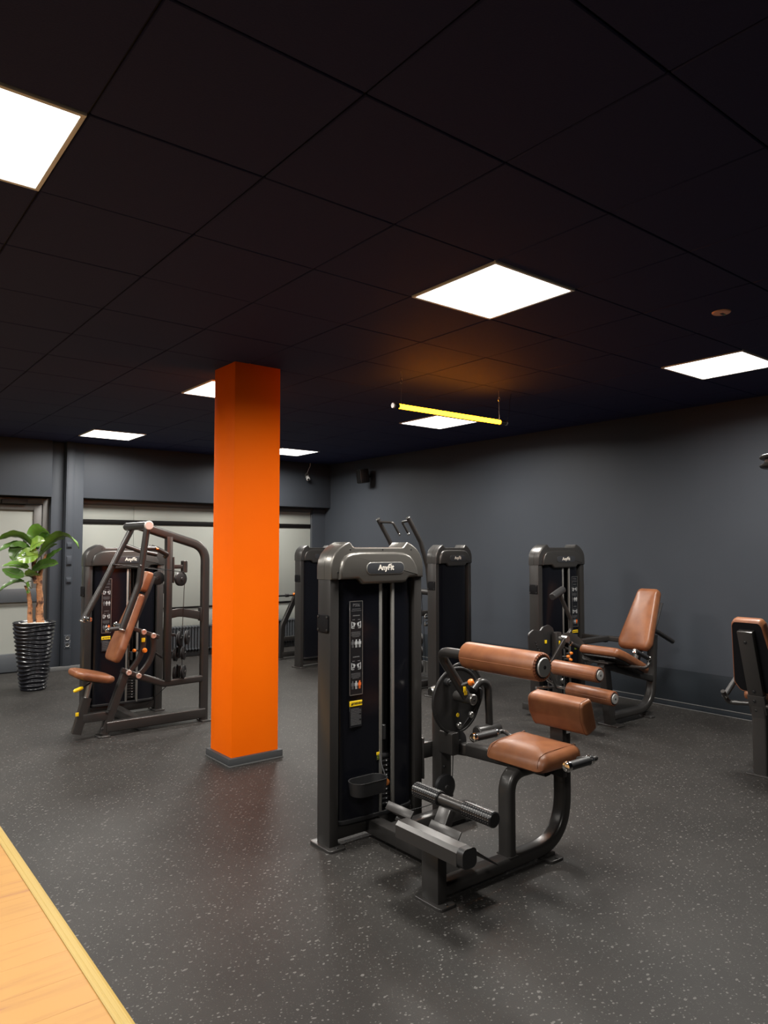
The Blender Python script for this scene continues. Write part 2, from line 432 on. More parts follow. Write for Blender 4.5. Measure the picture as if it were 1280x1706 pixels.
# walls
struct(MB().box(XW, XW+.2, Y0, 10.3, 0, H+.012, 0).build('wall_right', 'wall'), 'dark blue grey painted wall on the right')
struct(MB().box(X0-.2, X0, Y0-.2, 10.4, 0, H+.012, 0).build('wall_left', 'wall'), 'dark wall on the left side of the room')
struct(MB().box(X0, XW+.2, Y0-.2, Y0, 0, H+.012, 0).build('wall_front', 'wall'), 'dark wall behind the camera')
wb = MB()
wb.box(2.79, XW, WY-.02, 10.4, 0, .40, 0)                 # under the window
wb.box(6.46, XW, WY-.05, 10.4, .40, 2.3, 0)               # right jamb
wb.box(X0, 1.25, WY-.05, 10.4, 0, H, 0)                   # left of the door
wb.box(1.25, 2.42, WY+.1, 10.4, 2.15, H, 0); wb.box(2.79, XW, WY+.1, 10.4, 2.2, H, 0)
struct(wb.build('wall_back', 'wall'), 'dark painted window wall at the back')
struct(MB().box(2.70, XW, FY, WY+.12, 2.215, H, .004).build('trim_2', 'wall'), 'dark bulkhead boxed in above the windows')
struct(MB().box(X0, 2.395, FY-.02, WY+.12, 2.21, H, .004).build('trim_3', 'wall'), 'dark bulkhead boxed in above the door')
struct(MB().box(2.41, 2.56, 9.91, 10.3, 0, H, .006).build('trim_4', 'wall'), 'flat dark pilaster beside the door')
pil = struct(MB().box(2.56, 2.785, 9.83, 10.3, 0, H, .006).build('trim_5', 'wall'), 'dark pilaster between door and window')
tk = struct(MB().box(2.558, 2.656, 9.785, 9.83, .04, H, .004).build('trim_6', 'wall'), 'dark vertical cable duct on the pilaster')
MB().box(2.570, 2.644, 9.782, 9.79, .04, H, .002).build('duct_lid', 'wall', tk)
struct(MB().box(2.41, 2.79, 9.775, 9.82, 0, .055, .003).build('baseboard_back', 'skirt'), 'grey skirting at the foot of the pilaster')
br_ = MB(); br_.box(XW-.016, XW, Y0, WY, 0, .056, .003)
bs = struct(br_.build('baseboard_right', 'walllow'), 'dark skirting with pale edges along the right wall')
MB().box(XW-.019, XW-.001, Y0, WY, .053, .060, .002).build('skirting_edge', 'skirt', bs)
MB().box(XW-.022, XW-.001, Y0, WY, 0, .009, .003).build('skirting_seal', 'skirt', bs)
struct(MB().box(2.79, XW, WY-.05, WY-.02, 0, .07, .004).build('baseboard_window', 'plinth'), 'dark skirting under the radiators')
struct(MB().box(XW-.004, XW, Y0, WY-.05, .056, .37, .001).build('trim_7', 'walllow'), 'darker gloss painted band low on the right wall')

# window with frosted panes
wn = struct(MB().box(2.785, 6.47, WY+.03, WY+.06, .38, 2.23, 0).build('window_1', 'bar'), 'long frosted window with black bars behind the machines')
for (xa, xb) in ((2.79, 3.53), (3.53, 5.0), (5.0, 6.455)):
    for (za, zb) in ((.41, .686), (.706, 1.885), (1.945, 2.225)):
        MB().box(xa+.002, xb-.002, WY, WY+.03, za, zb, .003).build('pane', 'glassfrost', wn)
MB().box(2.785, 6.46, WY-.02, WY+.02, 1.887, 1.945, .004).build('transom', 'bar', wn)
MB().box(2.785, 6.46, WY-.02, WY+.02, .686, .706, .003).build('transom', 'bar', wn)
MB().box(2.785, 6.46, WY-.015, WY+.02, 2.14, 2.23, .003).build('window_frame', 'doorframe', wn)
MB().box(6.44, 6.47, WY-.03, WY+.02, .40, 2.22, .003).build('window_frame', 'doorrail', wn)

# door at the far left
dr = struct(MB().box(2.335, 2.42, WY-.05, WY+.02, 0, 2.2, .004).build('door_1', 'doorframe'), 'frosted glass door with dark frame at far left')
MB().box(1.26, 2.335, WY-.05, WY+.02, 2.12, 2.2, .004).build('door_head', 'doorframe', dr)
MB().box(1.26, 1.34, WY-.05, WY+.02, 0, 2.12, .004).build('door_jamb', 'doorframe', dr)
lf = MB().box(2.235, 2.33, WY-.035, WY+.015, .012, 2.115, .004).build('door_stile', 'doorframe', dr)
MB().box(1.345, 1.44, WY-.035, WY+.015, .012, 2.115, .004).build('door_stile', 'doorframe', dr)
MB().box(1.44, 2.235, WY-.035, WY+.015, 2.04, 2.115, .004).build('door_rail', 'doorframe', dr)
MB().box(1.44, 2.335, WY-.045, WY+.015, .875, 1.045, .004).build('door_rail', 'doorrail', dr)
MB().box(1.44, 2.335, WY-.045, WY+.015, .012, .235, .004).build('door_rail', 'doorrail', dr)
MB().box(1.44, 2.235, WY-.005, WY+.005, 1.045, 2.04, 0).build('pane', 'glassfrost', dr)
MB().box(1.44, 2.235, WY-.005, WY+.005, .235, .875, 0).build('pane', 'glassfrost', dr)
dc = MB().box(1.85, 2.15, WY-.10, WY-.05, 2.115, 2.17, .006).build('door_closer', 'black', dr)
MB().box(1.75, 2.12, WY-.085, WY-.07, 2.105, 2.118, .002).build('closer_arm', 'bar', dc)

# wall sockets and switches on the duct
for k, (z, lab) in enumerate(((1.598, 'topmost dark switch on the cable duct above the plant'), (1.40, 'middle dark double switch on the cable duct'), (1.147, 'lowest dark switch on the cable duct beside the plant'))):
    hgt = .075 if k != 1 else .12
    t = thing('light_switch', lab, 'switch', (2.607, 9.782, z), 0, 'switches on the cable duct')
    MB().box(-.034, .034, -.010, 0, -hgt/2, hgt/2, .003).build('plate', 'wall', t)
    MB().box(-.026, .026, -.020, -.008, -hgt/2+.010, hgt/2-.014, .005).build('rocker', 'wall', t)
for z, lab in ((.412, 'upper dark power socket low on the cable duct'), (.325, 'lower dark power socket low on the cable duct')):
    t = thing('power_socket', lab, 'socket', (2.607, 9.782, z), 0, 'power sockets on the cable duct')
    MB().box(-.038, .038, -.008, 0, -.04, .04, .003).build('plate', 'wall', t)
    q = MB(); q.lathe((0, -.008, 0), (0, -1, 0), [(.019, -.002), (.019, .0), (.024, .003), (.026, .0), (.026, -.002)], 20); q.build('ring', 'steel', t)
    MB().cyl((0, -.006, 0), (0, -.0095, 0), .018, 16, .0005).build('well', 'black', t)
    for sx in (-.007, .007): MB().cyl((sx, -.009, 0), (sx, -.0105, 0), .003, 8, .0005).build('pin_hole', 'steel', t)
    for sx, sz in ((-.032, -.034), (.032, -.034), (-.032, .034), (.032, .034)): MB().cyl((sx, -.008, sz), (sx, -.0095, sz), .0035, 8, .0005).build('screw', 'steel', t)

# pillar
px0, px1, py0, py1 = 2.404, 2.787, 4.782, 5.123
pi = struct(MB().box(px0, px1, py0, py1, 0, H+.011, .006).build('pillar', 'pillar'), 'square pillar painted bright orange in the middle of the room')
pi['category'] = 'pillar'
MB().box(px0-.026, px1+.026, py0-.026, py1+.026, 0, .058, .003).build('plinth', 'plinth', pi)
MB().box(px0-.029, px1+.029, py0-.029, py1+.029, 0, .010, .002).build('plinth_seal', 'skirt', pi)

# radiators
def radiator(x0, n, label):
    t = thing('radiator', label, 'radiator', (x0, WY-.12, 0), 0, 'column radiators under the window')
    q = MB()
    for yy in (-.045, 0, .045): q.tube([(0, yy, .115), (0, yy, .42)], .0135, 8)
    q.lathe((0, -.07, .425), (0, 1, 0), [(0, 0), (.014, .004), (.018, .02), (.018, .12), (.014, .136), (0, .14)], 10)
    q.lathe((0, -.07, .11), (0, 1, 0), [(0, 0), (.014, .004), (.018, .02), (.018, .12), (.014, .136), (0, .14)], 10)
    me = q.mesh('radiator_section', M['radiator'])
    for k in range(n): share('radiator_section', me, t, (k*.046, 0, 0))
    for k in (2, n-3): MB().box(k*.046-.012, k*.046+.012, -.05, .05, 0, .10, .003).build('foot', 'radiator', t)
    return t
rd = radiator(2.88, 43, 'long dark column radiator under the window left of pillar')
q = MB().tube(fillet([(-.07, -.04, .05), (-.07, -.04, .42), (0, -.02, .425)], .03), .008, 8).build('pipe', 'steel', rd)
v_ = MB().cyl((-.10, -.05, .13), (-.02, -.05, .15), .018, 12, .003); v_.cyl((-.075, -.05, .09), (-.06, -.05, .19), .013, 10); v_.cyl((-.13, -.05, .115), (-.10, -.05, .12), .024, 12, .004)
v_.build('valve', 'iron', rd)
radiator(5.25, 25, 'dark column radiator under the window right of pillar')

# ------------------------------------------------------------------ hanging amber tube
t = thing('pendant_tube_light', 'glowing amber tube light hanging level on thin wires', 'light', (4.1, 4.262, 2.655))
xl, xr_ = -.60, .63
MB().cyl((xl+.035, 0, 0), (xr_-.05, 0, 0), .0185, 20, .004).build('amber_tube', 'tube', t)
for xa, xb in ((xl-.01, xl+.034), (xr_-.049, xr_+.02)):
    e_ = MB(); e_.cyl((xa, 0, 0), (xb, 0, 0), .0192, 18, .003); e_.build('end_socket', 'black', t)
MB().cyl((xl-.028, 0, 0), (xl-.010, 0, 0), .023, 16, .003).build('end_cap', 'steel', t)
MB().cyl((xr_+.02, 0, 0), (xr_+.036, 0, 0), .021, 16, .003).build('end_cap', 'steel', t)
for xw in (xl+.06, xr_-.06):
    MB().tube([(xw, 0, .018), (xw-.005, 0, H-2.655)], .0016, 6).build('hanging_wire', 'steel', t)
    q = MB(); q.tube([(xw+.012*math.cos(a_), 0, .20+.02*math.sin(a_)) for a_ in [k*math.pi/6 for k in range(13)]], .0022, 6); q.build('hook', 'steel', t)
MB().tube(spline([(xr_+.03, 0, .0), (xr_+.07, .0, .10), (xr_+.10, .02, .20), (xr_+.12, .02, H-2.655)]), .0022, 6).build('power_cord', 'cable', t)

# ceiling sensor, wall speaker, security camera
t = thing('ceiling_sensor', 'small round tan ceiling sensor near the right wall', 'sensor', (4.103, 2.013, H))
MB().lathe((0, 0, 0), (0, 0, -1), [(0, 0), (.052, 0), (.052, .004), (.047, .009), (.02, .011), (0, .011)], 28).build('disc', mat('tan_plastic', (0.85, 0.45, 0.28), 0.5), t)
MB().box(-.008, .028, -.012, .006, -.013, -.009, .001).build('print', 'black', t)
MB().cyl((.030, -.004, -.009), (.030, -.004, -.014), .006, 10, .001).build('led', mat('green_led', (0.35, 0.7, 0.25), .3), t)

t = thing('wall_speaker', 'small black speaker high on the right wall near corner', 'speaker', (XW, 8.75, 2.645))
L = Matrix.Translation((-.17, -.02, 0)) @ Matrix.Rotation(R(-14), 4, 'Z') @ Matrix.Rotation(R(-8), 4, 'Y')
MB().box(-.075, .075, -.08, .08, -.105, .105, .018, L).build('cabinet', 'black', t)
MB().box(-.082, -.074, -.07, .07, -.095, .095, .006, L).build('grille', 'bar', t)
q = MB().cyl((-.095, -.02, 0), (-.012, 0, 0), .014, 10); q.box(-.016, 0, -.03, .03, -.05, .05, .004); q.build('bracket', 'black', t)

t = thing('security_camera', 'small white security camera on the bulkhead right of pillar', 'camera', (6.235, FY, 2.70))
MB().lathe((0, 0, .03), (0, -1, 0), [(.0, 0), (.036, 0), (.036, .006), (.026, .02), (0, .02)], 18).build('mount', 'steel', t)
MB().cyl((-.005, -.02, .025), (-.03, -.06, -.01), .018, 12).build('joint', 'black', t)
MB().cyl((-.01, -.035, 0), (-.05, -.13, -.05), .028, 16, .005).build('body', 'white', t)
MB().cyl((-.05, -.13, -.05), (-.054, -.139, -.0545), .02, 14, .002).build('lens', 'black', t)
MB().tube(spline([(.0, -.012, .06), (.03, -.012, .13), (.055, -.014, .18), (.06, -.012, H-2.70)]), .004, 6).build('cord', 'white', t)

# ================================================================== MACHINE PARTS
def foot(mb, x, y, w, d, th=.014):
    mb.prism(poly_round([(x-w/2, y-d/2), (x+w/2, y-d/2), (x+w/2, y+d/2), (x-w/2, y+d/2)], .025), th, 0.0, .004, 'xy')
    return mb
def bolt(mb, p, axis, r=.011, h=.008):
    p = Vector(p); a = Vector(axis).normalized(); mb.lathe(p, a, [(r*1.35, 0), (r*1.35, .002), (r, .002), (r, h*.7), (r*.75, h), (r*.35, h), (r*.3, h*.6), (0, h*.6)], 14); return mb
def feet(parent, Tm, *L):
    for (x, y, w, d) in L: foot(MB(Tm), x, y, w, d).build('foot_plate', 'frame', parent)
def pulley(parent, c, axis, r, w, Tm, name='pulley', hub=True):
    c = Vector(c); a = Vector(axis).normalized()
    q = MB(Tm); q.lathe(c-a*w/2, a, [(0, 0), (r*.85, 0), (r, w*.12), (r, w*.25), (r*.86, w*.5), (r, w*.75), (r, w*.88), (r*.85, w), (0, w)], 28)
    o = q.build(name, 'black', parent)
    if hub:
        h = MB(Tm); h.lathe(c-a*(w/2+.006), a, [(0, 0), (.012, 0), (.015, .003), (.015, w+.009), (.012, w+.012), (0, w+.012)], 14); h.build('axle', 'iron', o)
    return o

def roller(parent, p0, p1, r, Tm, name='roller_pad', discs=(False, True)):
    p0 = Vector(p0); p1 = Vector(p1); L = (p1-p0).length; a = (p1-p0).normalized()
    e = r*.16
    q = MB(Tm); q.lathe(p0, a, [(0, .004), (r*.6, .004), (r*.86, 0), (r*.97, e*.35), (r, e), (r, L-e), (r*.97, L-e*.35), (r*.86, L), (r*.6, L-.004), (0, L-.004)], 40)
    o = q.build(name, 'leather', parent)
    s_ = MB(Tm); u = a.orthogonal(); up = Vector((0, 0, 1)); side = a.cross(up).normalized()
    s_.tube([p0+a*e-side*r*-.995-up*r*.08, p1-a*e+side*r*.995-up*r*.08], .0018, 6); s_.build('seam', 'seam', o)
    for end, on_ in zip((0, 1), discs):
        if not on_: continue
        pp, d = (p0, -a) if end == 0 else (p1, a)
        g = MB(Tm); n = 26; u = d.orthogonal().normalized(); w = d.cross(u)
        for k in range(n):
            th = 2*math.pi*k/n; rad = u*math.cos(th)+w*math.sin(th); tan = d.cross(rad)
            A = pp-d*.003+rad*r*.985; B = pp+d*.0045+rad*r*.88; Cc = pp+d*.002+rad*r*.70
            hw = r*.075
            g.add([A-tan*hw, A+tan*hw, B+tan*hw*1.1, Cc+tan*hw*.5, Cc-tan*hw*.5, B-tan*hw*1.1, pp-d*.008+rad*r*.8], [[0, 1, 2, 5], [5, 2, 3, 4], [0, 5, 4, 6], [1, 6, 3, 2]])
        g.build('pleat', 'pleat', o, kind='stuff')
        k_ = MB(Tm); k_.lathe(pp, d, [(0, .006), (r*.74, .006), (r*.74, .0), (r*.70, .0)][:2]+[(r*.74, -.002)], 32); k_.build('end_ring', 'black', o)
        dd = MB(Tm); dd.lathe(pp+d*.006, d, [(r*.66, -.004), (r*.66, .004), (r*.62, .008), (r*.15, .009), (r*.13, .006), (0, .006)], 32); dd.build('end_disc', 'disc', o)
        bolt(MB(Tm), pp+d*.0135, d, .006, .004).build('bolt', 'iron', o)
    return o

def grip(parent, p0, p1, r, Tm, name='handle_grip', chrome=(True, True)):
    p0 = Vector(p0); p1 = Vector(p1); a = (p1-p0).normalized(); L = (p1-p0).length
    q = MB(Tm); q.lathe(p0, a, [(0, .0), (r, .0), (r*1.02, L*.5), (r, L), (0, L)], 20); o = q.build(name, 'rubber', parent)
    for e, c in zip((0, 1), chrome):
        if not c: continue
        pp, d = (p0, -a) if e == 0 else (p1, a)
        k = MB(Tm); k.lathe(pp-d*.012, d, [(r*1.02, 0), (r*1.18, .003), (r*1.18, .016), (r*1.0, .023), (r*.6, .024), (r*.55, .021), (r*.3, .021), (0, .023)], 20); k.build('chrome_collar', 'chrome', o)
    return o

def pop_pin(parent, p, axis, Tm, r=.013):
    p = Vector(p); a = Vector(axis).normalized()
    q = MB(Tm); q.cyl(p-a*.04, p, r*.7, 12); o = q.build('pin_housing', 'iron', parent)
    k = MB(Tm); k.lathe(p, a, [(0, 0), (r*.8, .0), (r*1.2, .008), (r*1.25, .02), (r*.9, .03), (0, .032)], 16); k.build('pin_knob', 'orange', o)
    return o

def tower(parent, A, th, w, Tm, sign='left', rails=True, tray=False, badge_text=True, capmat='cap', stack=True):
    """weight tower: A = world xy of the front left corner, width w along direction th, front faces local -y"""
    k = w/.645
    B = Tm @ Matrix.Translation((A[0], A[1], 0)) @ Matrix.Rotation(th, 4, 'Z')
    D = .118
    def X(u): return u*k
    # posts
    for u0, u1, side in ((.003, .060, -1), (.585, .642, 1)):
        q = MB(B); q.box(X(u0), X(u1), 0, D, .012, 1.42, .006)
        p = q.build('side_post', 'frame', parent)
        f = MB(B); foot(f, (X(u0)+X(u1))/2, D/2, .105, .20); f.build('foot_plate', 'frame', p)
        bb = MB(B)
        for yy in (-.025, D+.025): bolt(bb, ((X(u0)+X(u1))/2, yy, .014), (0, 0, 1), .007, .006)
        bb.build('bolt', 'iron', p, kind='stuff')
    # cover plate on the left side face and on the right one
    for xf, sg in ((0, -1), (.645, 1)):
        q = MB(B); xa = X(xf)
        q.prism(poly_round([(.008, 1.116), (.110, 1.116), (.110, 1.207), (.008, 1.207)], .010), xa+sg*.006, xa, .002, 'yz')
        p = q.build('cover_plate', 'plate', parent)
        bb = MB(B)
        for yy in (.018, .10):
            for zz in (1.128, 1.195): bolt(bb, (xa+sg*.006, yy, zz), (sg, 0, 0), .0055, .004)
        bb.build('screw', 'iron', p, kind='stuff')
    # base and inner core
    q = MB(B); q.box(X(.055), X(.59), .03, .095, .03, .10, .004); q.build('base_beam', 'frame', parent)
    q = MB(B)
    q.box(X(.062), X(.583), .088, .10, .10, 1.40, 0)
    q.build('inner_panel', 'black', parent)
    # shroud panels
    def panel(u0, u1, prof):
        q = MB(B); vs = []; fs = []; n = len(prof)
        for (z, push) in ((.112, 0), (.13, .0), (.14, .0), (1.40, 0)):
            for (u, y) in prof: vs.append((X(u), y-push, z))
        m = 4
        for i in range(m-1):
            for j in range(n-1): fs.append([i*n+j, i*n+j+1, (i+1)*n+j+1, (i+1)*n+j])
        o = len(vs)
        vs += [(x, y+.006, z) for (x, y, z) in vs]
        fs += [[a+o for a in f][::-1] for f in fs]
        for i in range(m-1): fs.append([i*n, (i+1)*n, (i+1)*n+o, i*n+o]); fs.append([i*n+n-1, i*n+n-1+o, (i+1)*n+n-1+o, (i+1)*n+n-1])
        for j in range(n-1): fs.append([j, j+o, j+1+o, j+1]); fs.append([(m-1)*n+j, (m-1)*n+j+1, (m-1)*n+j+1+o, (m-1)*n+j+o])
        q.add(vs, fs); return q.build('shroud_panel', 'shroud', parent, ang=.9)
    edgeL = [(.066, .075), (.068, .045), (.074, .030), (.086, .020), (.105, .013), (.14, .008)]
    edgeR = [(.505, .008), (.54, .013), (.559, .020), (.571, .030), (.577, .045), (.579, .075)]
    if rails:
        sh = panel(0, 0, edgeL+[(.22, .003), (.332, .0)]); panel(0, 0, [(.428, .0), (.47, .004)]+edgeR)
    else:
        sh = panel(0, 0, edgeL+[(.22, .003), (.33, .0), (.42, .003)]+edgeR)
    # rear shroud
    q = MB(B); q.prism(poly_round([(X(.066), .10), (X(.579), .10), (X(.55), D+.018), (X(.095), D+.018)], [0, 0, .03, .03]), .112, 1.40, 0, 'xy'); q.build('rear_shroud', 'shroud', parent)
    q = MB(B); q.sweep([(X(u), y-.004, .118) for (u, y) in edgeL+[(.22, .003), (.33, .0), (.42, .003)]+edgeR], rrect(.022, .010, .003), (0, 0, 1)); q.build('bottom_rim', 'black', parent)
    # cap
    out = [(0, 1.393), (0, 1.46), (.006, 1.495), (.024, 1.53), (.052, 1.56), (.088, 1.582), (.112, 1.592), (.124, 1.592), (.148, 1.567), (.158, 1.563),
           (.487, 1.563), (.497, 1.567), (.521, 1.592), (.533, 1.592), (.557, 1.582), (.593, 1.56), (.621, 1.53), (.639, 1.495), (.645, 1.46), (.645, 1.393)]
    out = [(X(a), b) for a, b in out]
    q = MB(B); q.prism(out, -.012, .052, .010, 'xz'); cp = q.build('top_cap', capmat, parent, ang=.7)
    q = MB(B); q.prism(inset(out, -.0), .128, .054, .010, 'xz'); q.build('rear_cap', capmat, parent, ang=.7)
    q = MB(B); q.prism(inset(out, .002), .050, .056, 0, 'xz'); q.build('cap_seam', 'black', cp)
    bul = [(.048, 1.393), (.050, 1.45), (.062, 1.49), (.086, 1.518), (.125, 1.532), (.185, 1.538), (.43, 1.538), (.495, 1.532), (.533, 1.518), (.562, 1.49), (.585, 1.45), (.594, 1.41), (.594, 1.397),
           (.530, 1.393), (.520, 1.390), (.503, 1.372), (.488, 1.366), (.205, 1.364), (.190, 1.369), (.172, 1.388), (.162, 1.393)]
    bul = [(X(a), b) for a, b in bul]
    q = MB(B); q.prism(bul, -.032, -.006, .016, 'xz'); q.build('cap_front', capmat, cp, ang=.9)
    hl = MB(B)
    for (u, z, yy) in ((.124, 1.551, -.0125), (.345, 1.551, -.0125), (.552, 1.551, -.0125), (.044, 1.431, -.0125)): hl.cyl((X(u), yy, z), (X(u), yy+.004, z), .0055, 12, .0005)
    hl.build('screw_hole', 'black', cp, kind='stuff')
    # badge
    uc, zc, bw, bh = .350, 1.449, .265, .066
    rr = MB(B); rr.prism([(X(uc)+a, zc+b) for a, b in rrect(bw, bh, bh*.48, 7)], -.0345, -.030, .0012, 'xz'); bd = rr.build('badge_rim', 'rail' if capmat == 'cap' else 'capdark', cp)
    rr = MB(B); rr.prism([(X(uc)+a, zc+b) for a, b in rrect(bw-.007, bh-.007, (bh-.007)*.48, 7)], -.0352, -.031, .0006, 'xz'); bd = rr.build('badge', 'badge', cp)
    if badge_text:
        vs, fs = text_mesh('AnyFit', .0415, .0010, .0008, 0.05)
        q = MB(B @ Matrix.Translation((X(uc), -.0358, zc+.003)) @ Matrix.Rotation(R(90), 4, 'X')); q.add(vs, fs)
        q.add([(.020, .017, .0009), (.041, .019, .0009), (.041, .022, .0009), (.022, .020, .0009)], [[0, 1, 2, 3]])
        q.build('badge_lettering', 'logo', cp, ang=.3)
    if rails:
        for u in (.337, .424):
            MB(B).box(X(u)-.009, X(u)+.009, -.006, .012, .112, 1.40, .003).build('slot_rail', 'rail', parent)
        MB(B).cyl((X(.372), .055, .15), (X(.372), .055, 1.4), .008, 14).build('guide_rod', 'chrome', parent)
        MB(B).cyl((X(.405), .065, .15), (X(.405), .065, 1.4), .006, 12).build('guide_rod', 'iron', parent)
        MB(B).cyl((X(.388), .04, .50), (X(.388), .04, .58), .016, 14).build('stack_bushing', 'rubber', parent)
        if stack:
            q = MB(); q.box(-.125, .125, -.03, .035, -.0115, .0115, .004); q.box(-.012, .012, -.034, -.028, -.003, .004, .001); me = q.mesh('weight_plate', M['black'])
            me2 = MB(); me2.box(-.004, .012, -.0335, -.030, -.0025, .0025, .0005); lm = me2.mesh('plate_number', M['pict'])
            for n_ in range(11):
                o = bpy.data.objects.new('weight_plate', me); C.objects.link(o); o.parent = parent; o.matrix_local = B @ Matrix.Translation((X(.38), .052, .155+n_*.0255))
                if n_ != 10: l = share('plate_number', lm, o, (.008, 0, 0))
    # instruction sign
    if sign:
        us = .172 if sign == 'left' else .505
        ys = .0035 if sign == 'left' else .005
        cx = X(us); z0, z1 = .775, 1.275; hw = .0435
        q = MB(B); q.box(cx-hw, cx+hw, ys-.0045, ys+.002, z0, z1, .001, seg=1); sg = q.build('instruction_sign', 'sign', parent)
        bdr = MB(B); yb = ys-.0052
        for (xa, xb, za, zb) in ((cx-hw, cx+hw, z0, z0+.003), (cx-hw, cx+hw, z1-.003, z1), (cx-hw, cx-hw+.0024, z0, z1), (cx+hw-.0024, cx+hw, z0, z1)): bdr.box(xa, xb, yb, yb+.001, za, zb, 0)
        bdr.build('sign_border', 'rail', sg)
        wpr = MB(B); gpr = MB(B); opr = MB(B)
        def rc(m_, x, z, ww, hh): m_.box(cx+x-ww/2, cx+x+ww/2, yb-.0002, yb+.0006, z-hh/2, z+hh/2, 0)
        def person(m_, x, z, s_=1.0):
            for (a, b, c_, d) in ((0, .020, .008, .008), (0, .007, .011, .017), (-.0035, -.009, .0035, .018), (.0035, -.009, .0035, .018), (-.008, .006, .003, .016), (.008, .006, .003, .016)): rc(m_, x+a*s_, z+b*s_, c_*s_, d*s_)
        def machine(m_, x, z, f_=1):
            for (a, b, c_, d) in ((-.010, .004, .004, .034), (-.002, -.014, .018, .003), (.004, .012, .008, .008), (.006, .001, .008, .014), (.001, -.005, .014, .004), (.012, .008, .004, .010), (-.004, .016, .010, .0025)): rc(m_, x+a*f_, z+b, c_, d)
        for zc_ in (1.145, .925):
            rc(gpr, 0, zc_+.052, .045, .005); rc(gpr, -.018, zc_+.030, .016, .004); rc(gpr, .018, zc_+.030, .016, .004)
            machine(wpr, -.020, zc_); machine(wpr, .019, zc_, -1)
            for r_ in range(5): rc(gpr, -.003, zc_-.036-r_*.0062, .062 if r_ < 4 else .045, .0022)
            person(gpr, -.023, zc_-.100); person(wpr, .0, zc_-.100); person(wpr if zc_ > 1 else opr, .023, zc_-.100)
        vs, fs = text_mesh('PS06', .024, .0003, .0002)
        gpr2 = MB(B @ Matrix.Translation((cx, yb-.0003, 1.252)) @ Matrix.Rotation(R(90), 4, 'X')); gpr2.add(vs, fs); gpr2.build('sign_lettering', 'greyfaint' if sign != 'left' else 'grey', sg)
        fp = MB(B); fp.box(cx-.028, cx+.028, yb-.0002, yb+.0006, 1.230, 1.234, 0); fp.box(cx-.033, cx+.033, yb-.0002, yb+.0006, 1.221, 1.225, 0); fp.build('sign_small_print', 'greyfaint', sg)
        wpr.build('sign_pictogram', 'pict', sg); gpr.build('sign_text_lines', 'grey', sg); opr.build('sign_muscle_figure', 'red', sg)
        # warning sticker
        zc_ = .730
        q = MB(B); q.box(cx-.041, cx+.041, ys-.0045, ys, zc_-.014, zc_+.014, .001, seg=1); ws = q.build('warning_sticker', 'yellow', parent)
        vs, fs = text_mesh('WARNING', .0155, .0004, .0002)
        q = MB(B @ Matrix.Translation((cx+.010, ys-.0049, zc_)) @ Matrix.Rotation(R(90), 4, 'X')); q.add(vs, fs)
        q.add([(-.044, -.007, 0), (-.030, -.007, 0), (-.037, .007, 0)], [[0, 1, 2]]); q.build('warning_lettering', 'black', ws)
        q = MB(B); q.box(cx-.041, cx+.041, ys-.003, ys, zc_-.125, zc_-.015, .001, seg=1); w2 = q.build('caution_sticker', 'sign', parent)
        q = MB(B)
        for r_ in range(12): q.box(cx-.034, cx+(.034 if r_ % 4 else .02), ys-.0036, ys-.0028, zc_-.030-r_*.0075, zc_-.027-r_*.0075, 0)
        q.build('caution_lines', 'grey', w2)
        if sign == 'left' and tray:
            q = MB(B); q.box(X(.309), X(.342)-.012, -.003, .002, .405, .449, .001, seg=1); tg = q.build('pin_sticker', 'sign', parent)
            q = MB(B); q.box(X(.309), X(.342)-.012, -.0042, -.001, .434, .449, .0005, seg=1); q.build('sticker_top', 'yellow', tg)
            q = MB(B)
            for r_ in range(3): q.box(X(.313), X(.333), -.0040, -.002, .410+r_*.008, .414+r_*.008, 0)
            q.build('sticker_print', mat('olive_print', (.2, .25, .03), .5), tg)
    if tray:
        q = MB(B); out = [(X(.205)+a, -.063+b) for a, b in rrect(.225, .118, .055, 8)]; inn = [(X(.205)+a, -.063+b) for a, b in rrect(.215, .108, .050, 8)]
        bot = [(X(.205)+a, -.063+b) for a, b in rrect(.205, .105, .050, 8)]; n = len(out); vs = []; fs = []
        for ring, z in ((bot, .272), (out, .338), (out, .342), (inn, .342), ([(X(.205)+a, -.063+b) for a, b in rrect(.198, .098, .047, 8)], .280)): vs += [(a, b, z) for a, b in ring]
        for i in range(4):
            for j in range(n): fs.append([i*n+j, i*n+(j+1) % n, (i+1)*n+(j+1) % n, (i+1)*n+j])
        fs.append(list(range(n))[::-1]); fs.append([4*n+j for j in range(n)]); q.add(vs, fs); ty = q.build('cup_tray', 'black', parent)
        q = MB(B); q.sweep([(a, b, .342) for a, b in out+[out[0]]], rrect(.003, .003, .001), (0, 0, 1), cap=False); q.build('tray_rim', 'iron', ty)
        # selector pin with lanyard
        q = MB(B); q.lathe((X(.352), -.02, .290), (0, -1, 0), [(0, 0), (.016, 0), (.019, .008), (.017, .022), (0, .026)], 16); sp = q.build('selector_pin', mat('amber_pin', (.28, .09, .02), .35), parent)
        q = MB(B); q.tube(spline([(X(.325), -.008, .44), (X(.332), -.02, .38), (X(.345), -.025, .34), (X(.352), -.03, .30)]), .003, 6); q.build('pin_lanyard', 'grey', sp)
    return B

